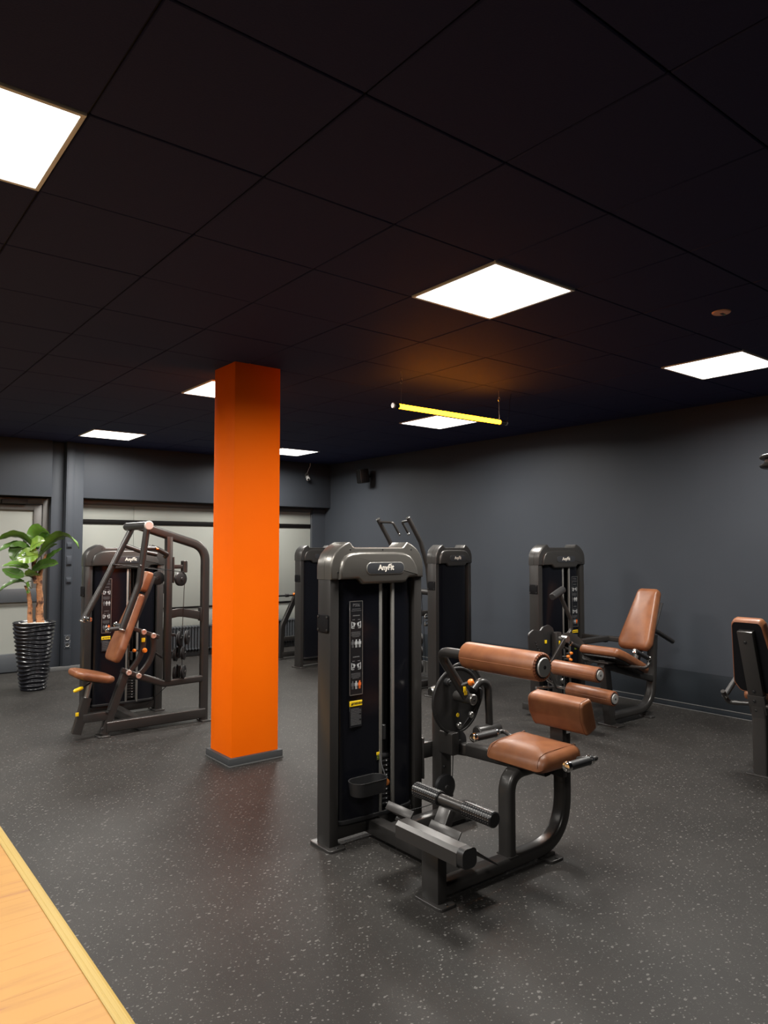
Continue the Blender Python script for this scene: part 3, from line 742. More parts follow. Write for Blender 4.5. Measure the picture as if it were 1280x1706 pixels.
# ================================================================== 1. back extension machine (front)
loc = (2.62, 2.75, 0); Tm = off(loc)
m1 = thing('back_extension_machine', 'large black weight machine in front, tan seat with big tan roller and perforated foot bar', 'exercise machine', loc)
tower(m1, (2.140, 3.150), 0, .645, Tm, sign='left', rails=True, tray=True)
YB = 2.418
q = MB(Tm); q.rect(fillet([(2.20, YB, .052), (3.108, YB, .052), (3.108, YB, .60)], .24, 12), .082, .062, .018); q.build('base_frame', 'frame', m1)
q = MB(Tm); q.rect(fillet([(2.682, YB, .075), (2.682, YB, .468), (3.10, YB, .468)], .10, 9), .080, .056, .018); q.build('seat_arch', 'frame', m1)
q = MB(Tm); q.box(2.655, 2.712, YB-.046, YB+.046, .080, .086, .002); q.build('weld_collar', 'frame', m1)
q = MB(Tm); q.box(2.402, 2.482, YB+.03, 3.20, .022, .098, .010); q.build('long_beam', 'frame', m1)
q = MB(Tm); q.box(2.47, 3.05, 2.985, 3.06, .022, .098, .010); q.build('cross_beam', 'frame', m1)
q = MB(Tm); q.box(2.176, 2.232, 2.363, 2.473, .012, .250, .008); q.build('front_post', 'frame', m1)
for nm, fx, fy, fw_, fd in (('front', 2.207, 2.418, .10, .185), ('rear', 2.965, 2.400, .10, .135), ('mech', 2.95, 3.1, .11, .17)):
    q = MB(Tm); foot(q, fx, fy, fw_, fd); p = q.build('foot_plate', 'frame', m1)
    b = MB(Tm)
    for s_ in (-1, 1): bolt(b, (fx, fy+s_*fd*.39, .014), (0, 0, 1), .007, .006)
    b.build('bolt', 'iron', p, kind='stuff')
q = MB(Tm); q.box(2.935, 2.995, YB-.04, YB+.04, .013, .03, .003); q.build('foot_block', 'frame', m1)
# back upright bracket
q = MB(Tm); q.box(3.062, 3.098, YB-.042, YB+.042, .38, .74, .006); q.build('back_bracket', 'frame', m1)
# seat
out = poly_round([(-.155, -.185), (.145, -.205), (.145, .205), (-.155, .185)], [.05, .045, .045, .05], 6)
L = Tm @ Matrix.Translation((2.868, YB-.005, .50)) @ Matrix.Rotation(R(-2), 4, 'Y')
rg = [(.90, .0), (.96, .004), (.99, .018), (1.0, .04), (.99, .058), (.955, .073), (.88, .083), (.6, .092), (.3, .095)]
def dip(q_): return Vector((q_.x, q_.y, q_.z - (.030*max(0, (-q_.x-.05)/.105)**2 if q_.z > .03 else 0)))
q = MB(); q.pad(out, rg, L, dip); st = q.build('seat', 'leather', m1, ang=1.2)
def pad_seam(parent, out, rings, L, idx, bend=None, r=.0022):
    q = MB(); pts = []
    for (sc, h) in rings:
        for i in idx:
            pass
    return None
for sy in (-1, 1):
    pts = []
    for k in range(17):
        x_ = -.147+.28*k/16; edge = sy*(.150+.010*k/16)
        z_ = .0885 - .030*max(0, (-x_-.05)/.105)**2 - .012*abs(edge/.2)**4
        pts.append(L @ Vector((x_, edge, z_+.0020)))
    q = MB(); q.tube(spline([L @ Vector((-.157, edge*.98, .03))]+pts[1:]+[L @ Vector((.149, edge, .04))], 2), .0017, 6); q.build('piping', 'seam', st)
q = MB(Tm); q.box(2.735, 3.06, YB-.12, YB+.12, .488, .502, .003); q.build('seat_board', 'black', m1)
# back pad (long axis along y)
def bolster(parent, c, half_len, hgt, thick, tilt, Tm, name='back_pad'):
    # outline in (v along height, thickness) swept along y with rounded ends
    sec = poly_round([(-thick/2, -hgt/2+.01), (thick/2-.02, -hgt/2), (thick/2, 0), (thick/2-.015, hgt/2), (-thick/2, hgt/2-.005)], [.015, .03, .05, .035, .02], 6)
    L = Tm @ Matrix.Translation(c) @ Matrix.Rotation(R(180), 4, 'Z') @ Matrix.Rotation(R(tilt), 4, 'Y')
    q = MB(); vs = []; fs = []; n = len(sec)
    st_ = [(-1, .82), (-.985, .92), (-.95, .98), (-.90, 1), (0, 1.0), (.90, 1), (.95, .98), (.985, .92), (1, .82)]
    for (t_, sc) in st_:
        for (a, b) in sec: vs.append(L @ Vector((a*sc, t_*half_len, b*sc)))
    for i in range(len(st_)-1):
        for k in range(n): fs.append([i*n+k, i*n+(k+1) % n, (i+1)*n+(k+1) % n, (i+1)*n+k])
    fs.append(list(range(n))); fs.append([(len(st_)-1)*n+k for k in range(n)])
    q.add(vs, fs); o = q.build(name, 'leather', parent, ang=1.0)
    for t_ in (-.91, .91):
        q = MB(); q.tube([L @ Vector((a*1.004, t_*half_len, b*1.004)) for a, b in sec+[sec[0]]], .0016, 6); q.build('piping', 'seam', o)
    return o
bolster(m1, (3.03, YB-.055, .722), .172, .178, .10, 16, Tm)
# handles either side of the seat
for yy, zz in ((2.105, .560), (2.70, .570)):
    s_ = 1 if yy > YB else -1
    q = MB(Tm); q.tube(fillet([(2.96, YB+s_*.06, .485), (2.965, yy-s_*.05, zz-.01), (2.975, yy, zz), (2.90, yy, zz)], .035), .0125, 12); h_ = q.build('handle_tube', 'frame', m1)
    grip(h_, (2.745, yy, zz), (2.915, yy, zz), .0205, Tm)
    MB(Tm).cyl((2.76, yy, zz), (2.95, yy, zz), .012, 10).build('grip_core', 'iron', h_)
# mechanism post and links
q = MB(Tm); q.box(2.862, 2.942, 3.075, 3.155, .012, .76, .006); mp_ = q.build('pivot_post', 'frame', m1)
b = MB(Tm)
for zz in (.20, .31, .43): bolt(b, (2.885, 3.075, zz), (0, -1, 0), .009, .008)
b.build('bolt', 'black', mp_, kind='stuff')
q = MB(Tm); q.box(2.77, 2.90, 3.165, 3.225, .345, .435, .008); q.build('link_beam', 'frame', m1)
q = MB(Tm); q.box(2.786, 2.796, 3.145, 3.27, .24, .47, .002); q.build('link_plate', 'frame', m1)
q = MB(Tm); q.rect(fillet([(2.93, 3.08, .415), (2.975, 2.97, .415), (3.03, YB+.03, .415)], .05), .07, .062, .012, up=(0, 0, 1)); q.build('seat_beam', 'frame', m1)
# discs
def disc(parent, c, r, t_, Tm, mt='iron', holes=0, name='cam_disc', axis=(0, -1, 0), notch=True):
    q = MB(Tm); c = Vector(c); q.lathe(c, axis, [(0, -t_), (r*.985, -t_), (r, -t_*.7), (r, -t_*.25), (r*.975, 0), (r*.93, 0), (r*.92, -.002), (0, -.002)], 48)
    o = q.build(name, mt, parent)
    if holes:
        hq = MB(Tm)
        for k in range(holes):
            a_ = R(55+k*14); hq.cyl(c+Vector((math.cos(a_)*r*.80, -.001, math.sin(a_)*r*.80)), c+Vector((math.cos(a_)*r*.80, .002-.006, math.sin(a_)*r*.80)), .0095, 12, .0005)
        hq.build('pin_hole', 'black', o, kind='stuff')
    return o
d2 = disc(m1, (3.01, 3.055, .712), .180, .012, Tm, 'frame', 7, 'index_disc')
d1 = disc(m1, (2.925, 3.005, .690), .190, .014, Tm, 'iron', 0, 'cam_disc')
b = MB(Tm)
for (x, z) in ((3.015, .600), (2.918, .553)): MB(Tm).lathe((x, 2.992, z), (0, -1, 0), [(0, 0), (.018, 0), (.018, .012), (.014, .016), (.008, .016), (.007, .010), (0, .010)], 18).build('steel_bolt', 'steel', d1)
b = MB(Tm); b.cyl((2.835, 3.005, .805), (2.835, 2.975, .805), .022, 16, .004); b.cyl((2.835, 2.98, .805), (2.835, 2.965, .805), .012, 12); b.build('stop_knob', 'black', d1)
MB(Tm).cyl((2.912, 2.992, .612), (2.912, 2.988, .612), .012, 8, .001).build('yellow_mark', 'yellow', d1)
q = MB(Tm); q.cyl((2.755, 3.05, .752), (2.81, 3.05, .752), .026, 18, .006); q.build('axle_end', 'steel', m1)
# swinging arm with roller
q = MB(Tm); q.tube(fillet([(2.715, 2.30, 1.0), (2.700, 2.925, 1.0), (2.905, 2.905, .720)], .085, 10), .0265, 18); arm = q.build('swing_arm', 'frame', m1)
roller(arm, (2.715, 2.715, 1.0), (2.715, 2.218, 1.0), .069, Tm, discs=(False, True))
q = MB(Tm); q.cyl((2.905, 3.0, .720), (2.905, 2.865, .720), .029, 20, .004); q.build('pivot_hub', 'frame', arm)
q = MB(Tm); q.cyl((2.905, 2.865, .720), (2.905, 2.853, .720), .030, 22, .004); q.build('pivot_cap', 'steel', arm)
bolt(MB(Tm), (2.905, 2.853, .720), (0, -1, 0), .006, .004).build('bolt', 'iron', arm)
pp = pop_pin(m1, (2.868, 2.86, .815), (.55, -.75, .35), Tm, .0155)
q = MB(Tm); q.box(2.838, 2.858, 2.866, 2.871, .767, .797, .001); q.box(2.845, 2.867, 2.868, 2.872, .750, .772, .001); q.build('pin_tag', 'yellow', pp)
# counterweight arch
q = MB(Tm); q.tube(fillet([(3.03, 2.985, .74), (3.085, 2.985, .785), (3.155, 2.985, .76), (3.165, 2.985, .52)], .06, 8), .0225, 14); ca = q.build('counter_arm', 'frame', m1)
q = MB(Tm); q.lathe((3.055, 2.985, .492), (1, 0, 0), [(0, 0), (.030, 0), (.037, .008), (.037, .18), (.030, .19), (0, .19)], 20); q.build('counterweight', 'frame', ca)
q = MB(Tm); q.cyl((3.13, 3.07, .70), (3.13, 3.03, .70), .035, 18, .006); q.build('side_pulley', 'black', m1)
# pulley housing and lower pulley, cable
q = MB(Tm); q.prism(poly_round([(2.850, .395), (2.905, .395), (2.905, .520), (2.850, .520)], .012), 2.975, 3.08, .004, 'xz'); q.build('pulley_housing', 'frame', m1)
pulley(m1, (2.925, 3.01, .458), (0, 1, 0), .062, .034, Tm)
pulley(m1, (2.850, 3.035, .212), (0, 1, 0), .070, .034, Tm)
q = MB(Tm); q.box(2.875, 2.915, 3.03, 3.078, .145, .245, .004); q.build('pulley_fork', 'frame', m1)
q = MB(Tm); q.tube([(2.885, 3.0, .44), (2.905, 3.03, .23)], .0028, 6); q.tube(spline([(2.85, 3.035, .143), (2.7, 3.06, .125), (2.55, 3.1, .118)]), .0028, 6); q.tube([(3.10, 3.0, .66), (2.95, 3.01, .52)], .003, 6); q.build('steel_cable', 'cable', m1)
# foot rest
XF = 2.150
q = MB(Tm); q.box(XF-.005, XF+.105, 2.30, 2.535, .247, .256, .002); p = q.build('bracket_plate', 'frame', m1)
b = MB(Tm)
for yy in (2.325, 2.51): bolt(b, (XF+.005, yy, .247), (0, 0, -1), .008, .010)
b.build('bolt', 'black', p, kind='stuff')
q = MB(Tm); q.sweep([(XF-.012, 2.555, .300), (XF-.012, 2.165, .300)], [(-.042, -.030), (-.034, -.042), (.020, -.042), (.036, -.026), (.036, .026), (.020, .042), (-.034, .042), (-.042, .030)], (0, 0, 1)); fb = q.build('foot_beam', 'frame', m1, ang=.4)
q = MB(Tm); q.sweep([(XF-.012, 2.165, .300), (XF-.012, 2.138, .300), (XF-.012, 2.130, .300)], rrect(.080, .082, .024), (0, 0, 1)); q.build('beam_end_cap', 'black', fb)
for ya, yb in ((2.565, 2.745), (2.255, 2.440)):
    Lp = Tm @ Matrix.Translation((2.197, 0, .320)) @ Matrix.Rotation(R(34), 4, 'Y')
    q = MB(Lp); q.box(0, .30, ya, yb, -.006, 0, .002); fp = q.build('foot_plate_tread', 'iron', m1)
    q = MB(Lp); q.box(-.006, .002, ya-.002, yb+.002, -.006, .034, .002); q.build('toe_lip', 'frame', fp)
    q = MB(Lp); q.box(.05, .09, ya+.03, yb-.03, -.03, -.006, .003); q.build('tread_bracket', 'frame', fp)
q = MB(Tm @ Matrix.Translation((2.240, YB, .30)) @ Matrix.Rotation(R(30), 4, 'Y')); q.box(-.022, .022, -.038, .038, -.03, .098, .005); q.build('bar_bracket', 'frame', m1)
q = MB(Tm); q.cyl((2.315, 2.655, .405), (2.315, 2.175, .405), .024, 18, .003); ft = q.build('foot_bar', 'frame', m1)
for y0_, y1_ in ((2.665, 2.49), (2.335, 2.155)):
    q = MB(Tm); q.lathe((2.315, y0_, .405), (0, -1, 0), [(0, 0), (.030, 0), (.034, .004), (.034, y0_-y1_-.004), (.030, y0_-y1_), (0, y0_-y1_)], 26); fg = q.build('foot_grip', 'gripgloss', ft)
    hq = MB(Tm)
    for k in range(18):
        a_ = 2*math.pi*k/18
        for j in range(12):
            c = Vector((2.315+.0338*math.cos(a_), y0_-.012-j*(y0_-y1_-.024)/11, .405+.0338*math.sin(a_))); nrm = Vector((math.cos(a_), 0, math.sin(a_))); u = Vector((0, 1, 0)); w = nrm.cross(u)
            rr = .0019; cc = c+nrm*.0002
            hq.add([cc+u*rr, cc+w*rr, cc-u*rr, cc-w*rr, c+nrm*.0012], [[0, 1, 4], [1, 2, 4], [2, 3, 4], [3, 0, 4]])
    hq.build('grip_stud', 'disc', fg, kind='stuff')

# ================================================================== 2. chest press machine (left)
loc = (2.3, 6.3, 0); Tm = off(loc); YC = 6.2
m2 = thing('chest_press_machine', 'black chest press machine with tan seat and overhead press arms left of orange pillar', 'exercise machine', loc)
tower(m2, (1.967, 6.85), 0, .743, Tm, sign='left', rails=True, capmat='capdark')
q = MB(Tm); q.rect([(1.97, YC, .073), (2.84, YC, .073)], .07, .088, .012); q.build('base_frame', 'frame', m2)
q = MB(Tm); q.box(2.215, 2.295, YC+.03, 6.90, .03, .105, .010); q.build('cross_beam', 'frame', m2)
q = MB(Tm); q.rect(fillet([(2.835, YC, .012), (2.835, YC, 1.565), (2.22, YC, 1.752)], .17, 12), .056, .078, .022); q.build('rear_post', 'frame', m2)
q = MB(Tm); q.box(2.460, 2.518, YC-.032, YC+.032, .39, 1.66, .008); ms = q.build('mast', 'frame', m2)
feet(m2, Tm, (1.945, YC, .10, .14), (2.85, YC, .11, .14))
q = MB(Tm); q.rect([(1.950, YC, .015), (2.125, YC, .50)], .06, .068, .010); fl_ = q.build('front_leg', 'frame', m2)
b = MB(Tm)
for zz, xx in ((.07, 1.93), (.20, 1.975), (.215, 1.985)): b.cyl((xx, YC-.05, zz), (xx, YC-.03, zz), .011, 10)
b.build('bolt', 'black', fl_, kind='stuff')
q = MB(Tm); q.rect(fillet([(2.11, YC, .505), (2.24, YC, .462), (2.46, YC, .375), (2.84, YC, .383)], .06), .055, .06, .014); q.build('middle_rail', 'frame', m2)
# seat adjuster
q = MB(Tm); q.rect([(1.735, YC, .052), (1.812, YC, .335)], .055, .072, .006); sv = q.build('seat_sleeve', 'frame', m2)
MB(Tm).box(1.72, 1.745, YC-.033, YC-.028, .20, .23, .001).build('sticker', 'yellow', sv)
q = MB(Tm); q.cyl((1.80, YC, .30), (1.845, YC, .485), .021, 14); q.build('seat_stem', 'steel', m2)
q = MB(Tm); q.box(1.78, 1.99, YC-.03, YC+.03, .135, .205, .006); q.build('seat_beam', 'frame', m2)
out = poly_round([(-.165, -.11), (-.11, -.16), (.11, -.16), (.165, -.10), (.165, .10), (.11, .16), (-.11, .16), (-.165, .11)], .06, 5)
L = Tm @ Matrix.Translation((1.842, YC, .485)) @ Matrix.Rotation(R(15), 4, 'Y')
q = MB(); q.pad(out, [(.7, -.010), (.90, -.004), (.98, .012), (1.0, .026), (.985, .04), (.94, .051), (.8, .058), (.5, .063), (.2, .064)], L); q.build('seat', 'leather', m2, ang=1.2)
q = MB(); q.pad(out, [(.55, -.020), (.60, -.012), (.6, -.002)], L); q.build('seat_board', 'black', m2)
q = MB(Tm); q.tube([(1.83, YC-.03, .455), (1.755, YC-.07, .428)], .006, 8); lv = q.build('seat_lever', 'iron', m2)
q = MB(Tm); q.lathe((1.762, YC-.068, .432), (-.93, -.30, -.22), [(0, 0), (.011, .002), (.015, .015), (.015, .07), (.009, .082), (0, .083)], 12); q.build('lever_handle', 'yellow', lv)
# curved guide rails and bolts
def arcp(a, b, bulge, n=9):
    a = Vector(a); b = Vector(b); d = b-a; nn = Vector((-d.z, 0, d.x)).normalized()
    return [a+d*(k/n)+nn*(-bulge*4*(k/n)*(1-k/n)) for k in range(n+1)]
for (a, b_, bl, yy) in (((2.140, YC-.02, .505), (2.265, YC-.02, .838), .050, 0), ((2.225, YC-.02, .470), (2.350, YC-.02, .800), .055, 0)):
    q = MB(Tm); q.rect(arcp(a, b_, bl), .030, .046, .006); q.build('curved_rail', 'frame', m2)
q = MB(Tm); q.rect([(2.085, YC-.02, .535), (2.25, YC-.02, .458)], .036, .042, .006); q.build('lower_bracket', 'frame', m2)
q = MB(Tm); q.rect([(2.15, YC-.02, .885), (2.40, YC-.02, .785)], .036, .036, .006); q.build('upper_bracket', 'frame', m2)
ctm = mat('copper_tinted_steel', (.72, .60, .53), .32, .7)
for (x, z) in ((2.140, .508), (2.225, .472), (2.262, .840), (2.348, .802)): MB(Tm).lathe((x, YC-.038, z), (0, -1, 0), [(0, 0), (.024, 0), (.024, .012), (.020, .017), (.010, .017), (.008, .010), (0, .010)], 20).build('bolt_head', ctm, m2)
pop_pin(m2, (2.262, YC-.05, .685), (.2, -1, 0), Tm, .017); pop_pin(m2, (2.19, YC-.05, .69), (-.8, -.6, .1), Tm, .012)
MB(Tm).box(2.245, 2.275, YC-.045, YC-.036, .755, .79, .001).build('yellow_tag', 'yellow', m2)
q = MB(Tm); q.cyl((2.37, YC+.02, .66), (2.455, YC+.03, .595), .008, 10); q.build('gas_strut', 'black', m2)
# backrest: lower tapered pad and head pad
ax = Vector((2.352-2.048, 0, 1.35-.60)).normalized(); ang_ = math.atan2(ax.x, ax.z)
L = Tm @ Matrix.Translation((2.035, YC, .60)) @ Matrix.Rotation(ang_, 4, 'Y')     # local z up the pad, local -x = front
def backpad(L, pts, rr, thick, name, parent, rings=None):
    out = poly_round(pts, rr, 6); c = Vector((0, sum(p[1] for p in out)/len(out)))
    o2 = [(a, b-c.y) for a, b in out]
    Lm = L @ Matrix.Translation((0, 0, c.y)) @ Matrix(((0, 0, -1, 0), (1, 0, 0, 0), (0, 1, 0, 0), (0, 0, 0, 1)))
    rings = rings or [(.93, 0), (.985, .006), (1, thick*.35), (.99, thick*.7), (.95, thick*.9), (.85, thick), (.5, thick*1.07), (.2, thick*1.09)]
    q = MB(); q.pad(o2, rings, Lm); o = q.build(name, 'leather', parent, ang=1.2)
    return o, o2, Lm
backpad(L, [(-.135, 0), (.135, 0), (.15, .12), (.085, .60), (-.085, .60), (-.15, .12)], [.06, .06, .06, .03, .03, .06], .062, 'backrest', m2)
backpad(L, [(-.082, .622), (.082, .622), (.072, .80), (-.072, .80)], .025, .060, 'head_pad', m2)
q = MB(L); q.box(.004, .045, -.03, .03, .05, .78, .006); q.build('backrest_spine', 'frame', m2)
# hub, press arms
XH, ZH = 2.212, 1.748
q = MB(Tm); q.cyl((XH, 5.955, ZH), (XH, 6.465, ZH), .034, 22, .004); hb = q.build('pivot_tube', 'frame', m2)
q = MB(Tm); q.cyl((XH, 5.955, ZH), (XH, 5.932, ZH), .0375, 24, .005); q.build('hub_cap', 'silver', hb)
q = MB(Tm); q.cyl((XH, 6.465, ZH), (XH, 6.48, ZH), .036, 24, .005); q.build('hub_cap', 'frame', hb)
q = MB(Tm); q.tube(fillet([(XH, 5.975, ZH), (2.150, 5.975, 1.262), (2.020, 5.985, .897)], .2, 9), .0275, 18); a1 = q.build('press_arm', 'frame', m2)
q = MB(Tm); q.tube(fillet([(XH+.03, 6.43, ZH-.01), (1.985, 6.43, 1.218), (1.833, 6.42, .940)], .2, 9), .0275, 18); a2 = q.build('press_arm', 'frame', m2)
grip(a1, (2.035, 6.19, .915), (2.035, 6.03, .915), .0185, Tm, chrome=(True, True))
grip(a1, (1.90, 5.995, .898), (2.02, 5.995, .905), .0175, Tm, chrome=(True, False))
grip(a2, (1.852, 6.29, .962), (1.852, 6.40, .962), .018, Tm, chrome=(True, True))
q = MB(Tm); q.cyl((1.833, 6.42, .940), (1.829, 6.4195, .932), .0285, 18, .001); q.build('arm_end_cap', 'steel', a2)
q = MB(Tm); q.cyl((2.020, 5.985, .897), (2.0165, 5.9855, .888), .0285, 18, .001); q.build('arm_end_cap', 'steel', a1)
# lever horns and cables
q = MB(Tm); q.tube(fillet([(2.185, 5.985, 1.555), (2.30, 6.0, 1.555), (2.405, 6.02, 1.505), (2.395, 6.05, 1.485)], .03), .021, 12); lh = q.build('arm_horn', 'frame', a1)
MB(Tm).cyl((2.29, 5.978, 1.555), (2.31, 5.976, 1.55), .009, 10).build('orange_mark', 'orange', lh)
q = MB(Tm); q.tube(fillet([(2.185, 6.43, 1.58), (2.32, 6.42, 1.53), (2.46, 6.40, 1.50)], .05), .021, 12); q.build('arm_horn', 'frame', a2)
for (p0, p1) in (((2.07, 6.40, 1.415), (2.13, 6.40, 1.405)), ((2.15, 5.96, 1.41), (2.19, 5.985, 1.405))): b = MB(Tm); b.cyl(p0, p1, .008, 10); b.cyl(Vector(p0)-Vector((.005, 0, 0)), Vector(p0)+Vector((.015, 0, 0)), .013, 10); b.build('cable_clip', 'iron', m2)
q = MB(Tm); q.tube([(2.11, 6.40, 1.415), (2.60, 6.36, 1.345)], .003, 6); q.tube([(2.185, 5.985, 1.405), (2.60, 6.12, 1.345)], .003, 6); q.tube([(2.625, 6.16, 1.29), (2.625, 6.20, .80)], .003, 6); q.tube([(2.66, 6.28, .75), (2.67, 6.3, .45)], .003, 6); q.tube([(2.60, 6.35, .36), (2.46, 6.6, .12)], .003, 6); q.build('steel_cable', 'cable', m2)
# pulleys
q = MB(Tm); q.box(2.515, 2.625, YC-.02, YC+.02, 1.375, 1.41, .005); q.cyl((2.635, YC, 1.34), (2.635, YC, 1.445), .029, 16, .004); q.box(2.520, 2.532, YC-.035, YC+.035, 1.25, 1.48, .003); q.build('pulley_arm', 'frame', m2)
pulley(m2, (2.60, YC-.01, 1.283), (.35, -1, 0), .062, .034, Tm)
pulley(m2, (2.44, YC+.12, 1.29), (-.35, -1, 0), .060, .034, Tm)
for (p_, r_) in (((2.60, 6.20, .755), .068), ((2.575, 6.22, .615), .062), ((2.585, 6.24, .445), .064)):
    pulley(m2, p_, (1, -.75, 0), r_, .030, Tm); pulley(m2, Vector(p_)+Vector((.055, -.04, .01)), (1, -.75, 0), r_*.96, .03, Tm)
q = MB(Tm); q.rect([(2.50, 6.22, .80), (2.63, 6.22, .77), (2.60, 6.23, .58)], .03, .03, .006); q.rect([(2.605, 6.22, .52), (2.61, 6.24, .41)], .05, .02, .004); q.build('pulley_fork', 'iron', m2)
q = MB(Tm); q.rect(spline([(2.51, YC+.0, .975), (2.60, YC, .985), (2.70, YC, .968), (2.80, YC, .945)], 4), .03, .075, .006); q.build('rear_plate', 'frame', m2)
q = MB(Tm); q.box(2.785, 2.797, YC-.03, YC+.03, .90, 1.02, .003); q.build('rear_plate_flange', 'frame', m2)

# ================================================================== 3. leg extension machine (right)
loc = (5.75, 4.0, 0); Tm = off(loc); YL = 3.80
m3 = thing('leg_extension_machine', 'black leg machine with tan reclined seat and two tan shin rollers by right wall', 'exercise machine', loc)
tower(m3, (5.48, 4.52), R(-4), .665, Tm, sign='right', rails=True, capmat='capdark')
q = MB(Tm); q.rect(fillet([(5.58, YL, .075), (6.215, YL, .075), (6.265, YL, .74)], .26, 12), .085, .062, .020); q.build('base_frame', 'frame', m3)
q = MB(Tm); q.rect([(5.565, YL, .014), (5.475, YL, .58)], .075, .085, .010); q.build('front_leg', 'frame', m3)
feet(m3, Tm, (5.575, YL, .12, .22), (6.11, YL-.02, .08, .14))
q = MB(Tm); q.box(6.08, 6.14, YL-.03, YL+.03, .012, .05, .003); q.build('foot_block', 'frame', m3)
q = MB(Tm); q.rect([(5.44, YL, .55), (5.72, YL, .47), (6.23, YL, .335)], .07, .062, .012); q.build('seat_beam', 'frame', m3)
q = MB(Tm); q.box(5.40, 5.52, YL-.10, YL+.10, .560, .574, .004); q.build('seat_mount', 'frame', m3)
# seat: one flat cushion sloping down to the backrest
out = poly_round([(-.02, -.20), (.12, -.205), (.60, -.150), (.60, .150), (.12, .205), (-.02, .20)], [.05, .2, .05, .05, .2, .05], 6)
out = [(a-.29, b) for a, b in out]
L = Tm @ Matrix.Translation((5.665, YL, .532)) @ Matrix.Rotation(R(21), 4, 'Y')
q = MB(); q.pad(out, [(.9, 0), (.98, .006), (1.0, .03), (.99, .055), (.96, .07), (.88, .078), (.6, .083), (.3, .084)], L); q.build('seat', 'leather', m3, ang=1.2)
q = MB(); q.pad(out, [(.85, -.018), (.88, -.014), (.88, .004)], L); q.build('seat_board', 'black', m3)
# backrest
L = Tm @ Matrix.Translation((5.975, YL-.0, .615)) @ Matrix.Rotation(R(29), 4, 'Y')
bk, _, _ = backpad(L, [(-.145, 0), (.145, 0), (.165, .06), (.105, .59), (.085, .61), (-.085, .61), (-.105, .59), (-.165, .06)], [.05, .05, .07, .05, .04, .04, .05, .07], .085, 'backrest', m3)
q = MB(L); q.box(.0, .012, -.14, .14, .03, .50, .003); q.build('backrest_board', 'black', m3)
q = MB(L); q.box(.012, .06, -.035, .035, -.12, .42, .006); q.build('backrest_spine', 'frame', m3)
q = MB(Tm); q.tube(fillet([(6.10, YL-.04, .82), (6.28, YL-.04, .77), (6.53, YL-.05, .66)], .1), .022, 12); q.build('rear_lever', 'frame', m3)
# seat handles
for yy in (YL-.33, YL+.33):
    s_ = 1 if yy > YL else -1
    q = MB(Tm); q.tube(fillet([(5.62, YL+s_*.05, .525), (5.62, yy, .535), (5.69, yy, .60), (5.55, yy, .665)], .045), .014, 12); h_ = q.build('handle_tube', 'frame', m3)
    grip(h_, (5.45, yy, .695), (5.655, yy, .615), .019, Tm)
# pivot post, plates, lever
YP = 4.18
q = MB(Tm); q.box(5.285, 5.355, YP-.03, YP+.03, .012, .80, .006); q.build('pivot_post', 'frame', m3)
q = MB(Tm); foot(q, 5.32, YP, .10, .16); q.build('foot_plate', 'frame', m3)
heart = poly_round([(4.99, .80), (5.06, .835), (5.15, .815), (5.19, .85), (5.27, .865), (5.33, .83), (5.36, .74), (5.30, .62), (5.17, .53), (5.06, .56), (5.0, .66)], [.03, .03, .03, .03, .04, .04, .05, .08, .06, .06, .08], 5)
q = MB(Tm); q.prism(heart, YP+.045, YP+.06, .004, 'xz'); hp = q.build('cam_plate', 'iron', m3)
b = MB(Tm)
for k in range(6): b.cyl((5.08+k*.016, YP+.046, .72-k*.025), (5.08+k*.016, YP+.040, .72-k*.025), .009, 10, .001)
b.build('index_hole', 'black', hp, kind='stuff')
MB(Tm).box(5.205, 5.23, YP+.038, YP+.046, .70, .73, .001).build('yellow_mark', 'yellow', hp)
MB(Tm).box(5.31, 5.325, YP-.036, YP-.03, .685, .725, .001).build('yellow_mark', 'yellow', m3)
q = MB(Tm); q.cyl((5.385, YP+.03, .735), (5.385, YP-.075, .735), .034, 20, .005); q.build('pivot_hub', 'steel', m3)
q = MB(Tm); q.rect(spline([(5.40, YP-.01, .74), (5.48, YP-.01, .745), (5.58, YP-.03, .70), (5.66, YP-.06, .60), (5.69, YP-.08, .48)], 5), .022, .075, .006); q.build('curved_arm', 'frame', m3)
q = MB(Tm); q.tube(fillet([(5.45, YP, .745), (5.53, YP, .80), (5.525, YP, .90), (5.36, YP, 1.15)], .05, 8), .019, 14); lv = q.build('start_lever', 'frame', m3)
q = MB(Tm); q.lathe((5.225, YP-.03, 1.12), (.195, .03, .060), [(0, 0), (.028, 0), (.033, .006), (.034, .1), (.033, .198), (.028, .204), (0, .204)], 20); q.build('lever_grip', 'rubber', lv)
for p_, a_ in (((5.35, YP-.08, .585), (1, -.6, 0)), ((5.45, YP-.04, .60), (1, -.4, 0)), ((5.44, YP-.04, .545), (1, -.5, -.2))): pop_pin(m3, p_, a_, Tm, .012)
b = MB(Tm); b.tube([(5.18, YP-.02, .60), (5.25, YP-.02, .55)], .008, 8); b.tube([(5.20, YP-.03, .57), (5.24, YP-.03, .49)], .008, 8); b.tube([(5.40, YP, .70), (5.42, YP, .52)], .006, 8); b.cyl((5.445, YP-.03, .69), (5.445, YP-.05, .69), .018, 14); b.cyl((5.385, YP-.03, .66), (5.42, YP-.05, .64), .012, 10); b.build('linkage', 'iron', m3)
MB(Tm).box(5.525, 5.55, YP-.05, YP-.04, .63, .66, .001).build('green_mark', mat('green_mark', (.25, .35, .03), .5), m3)
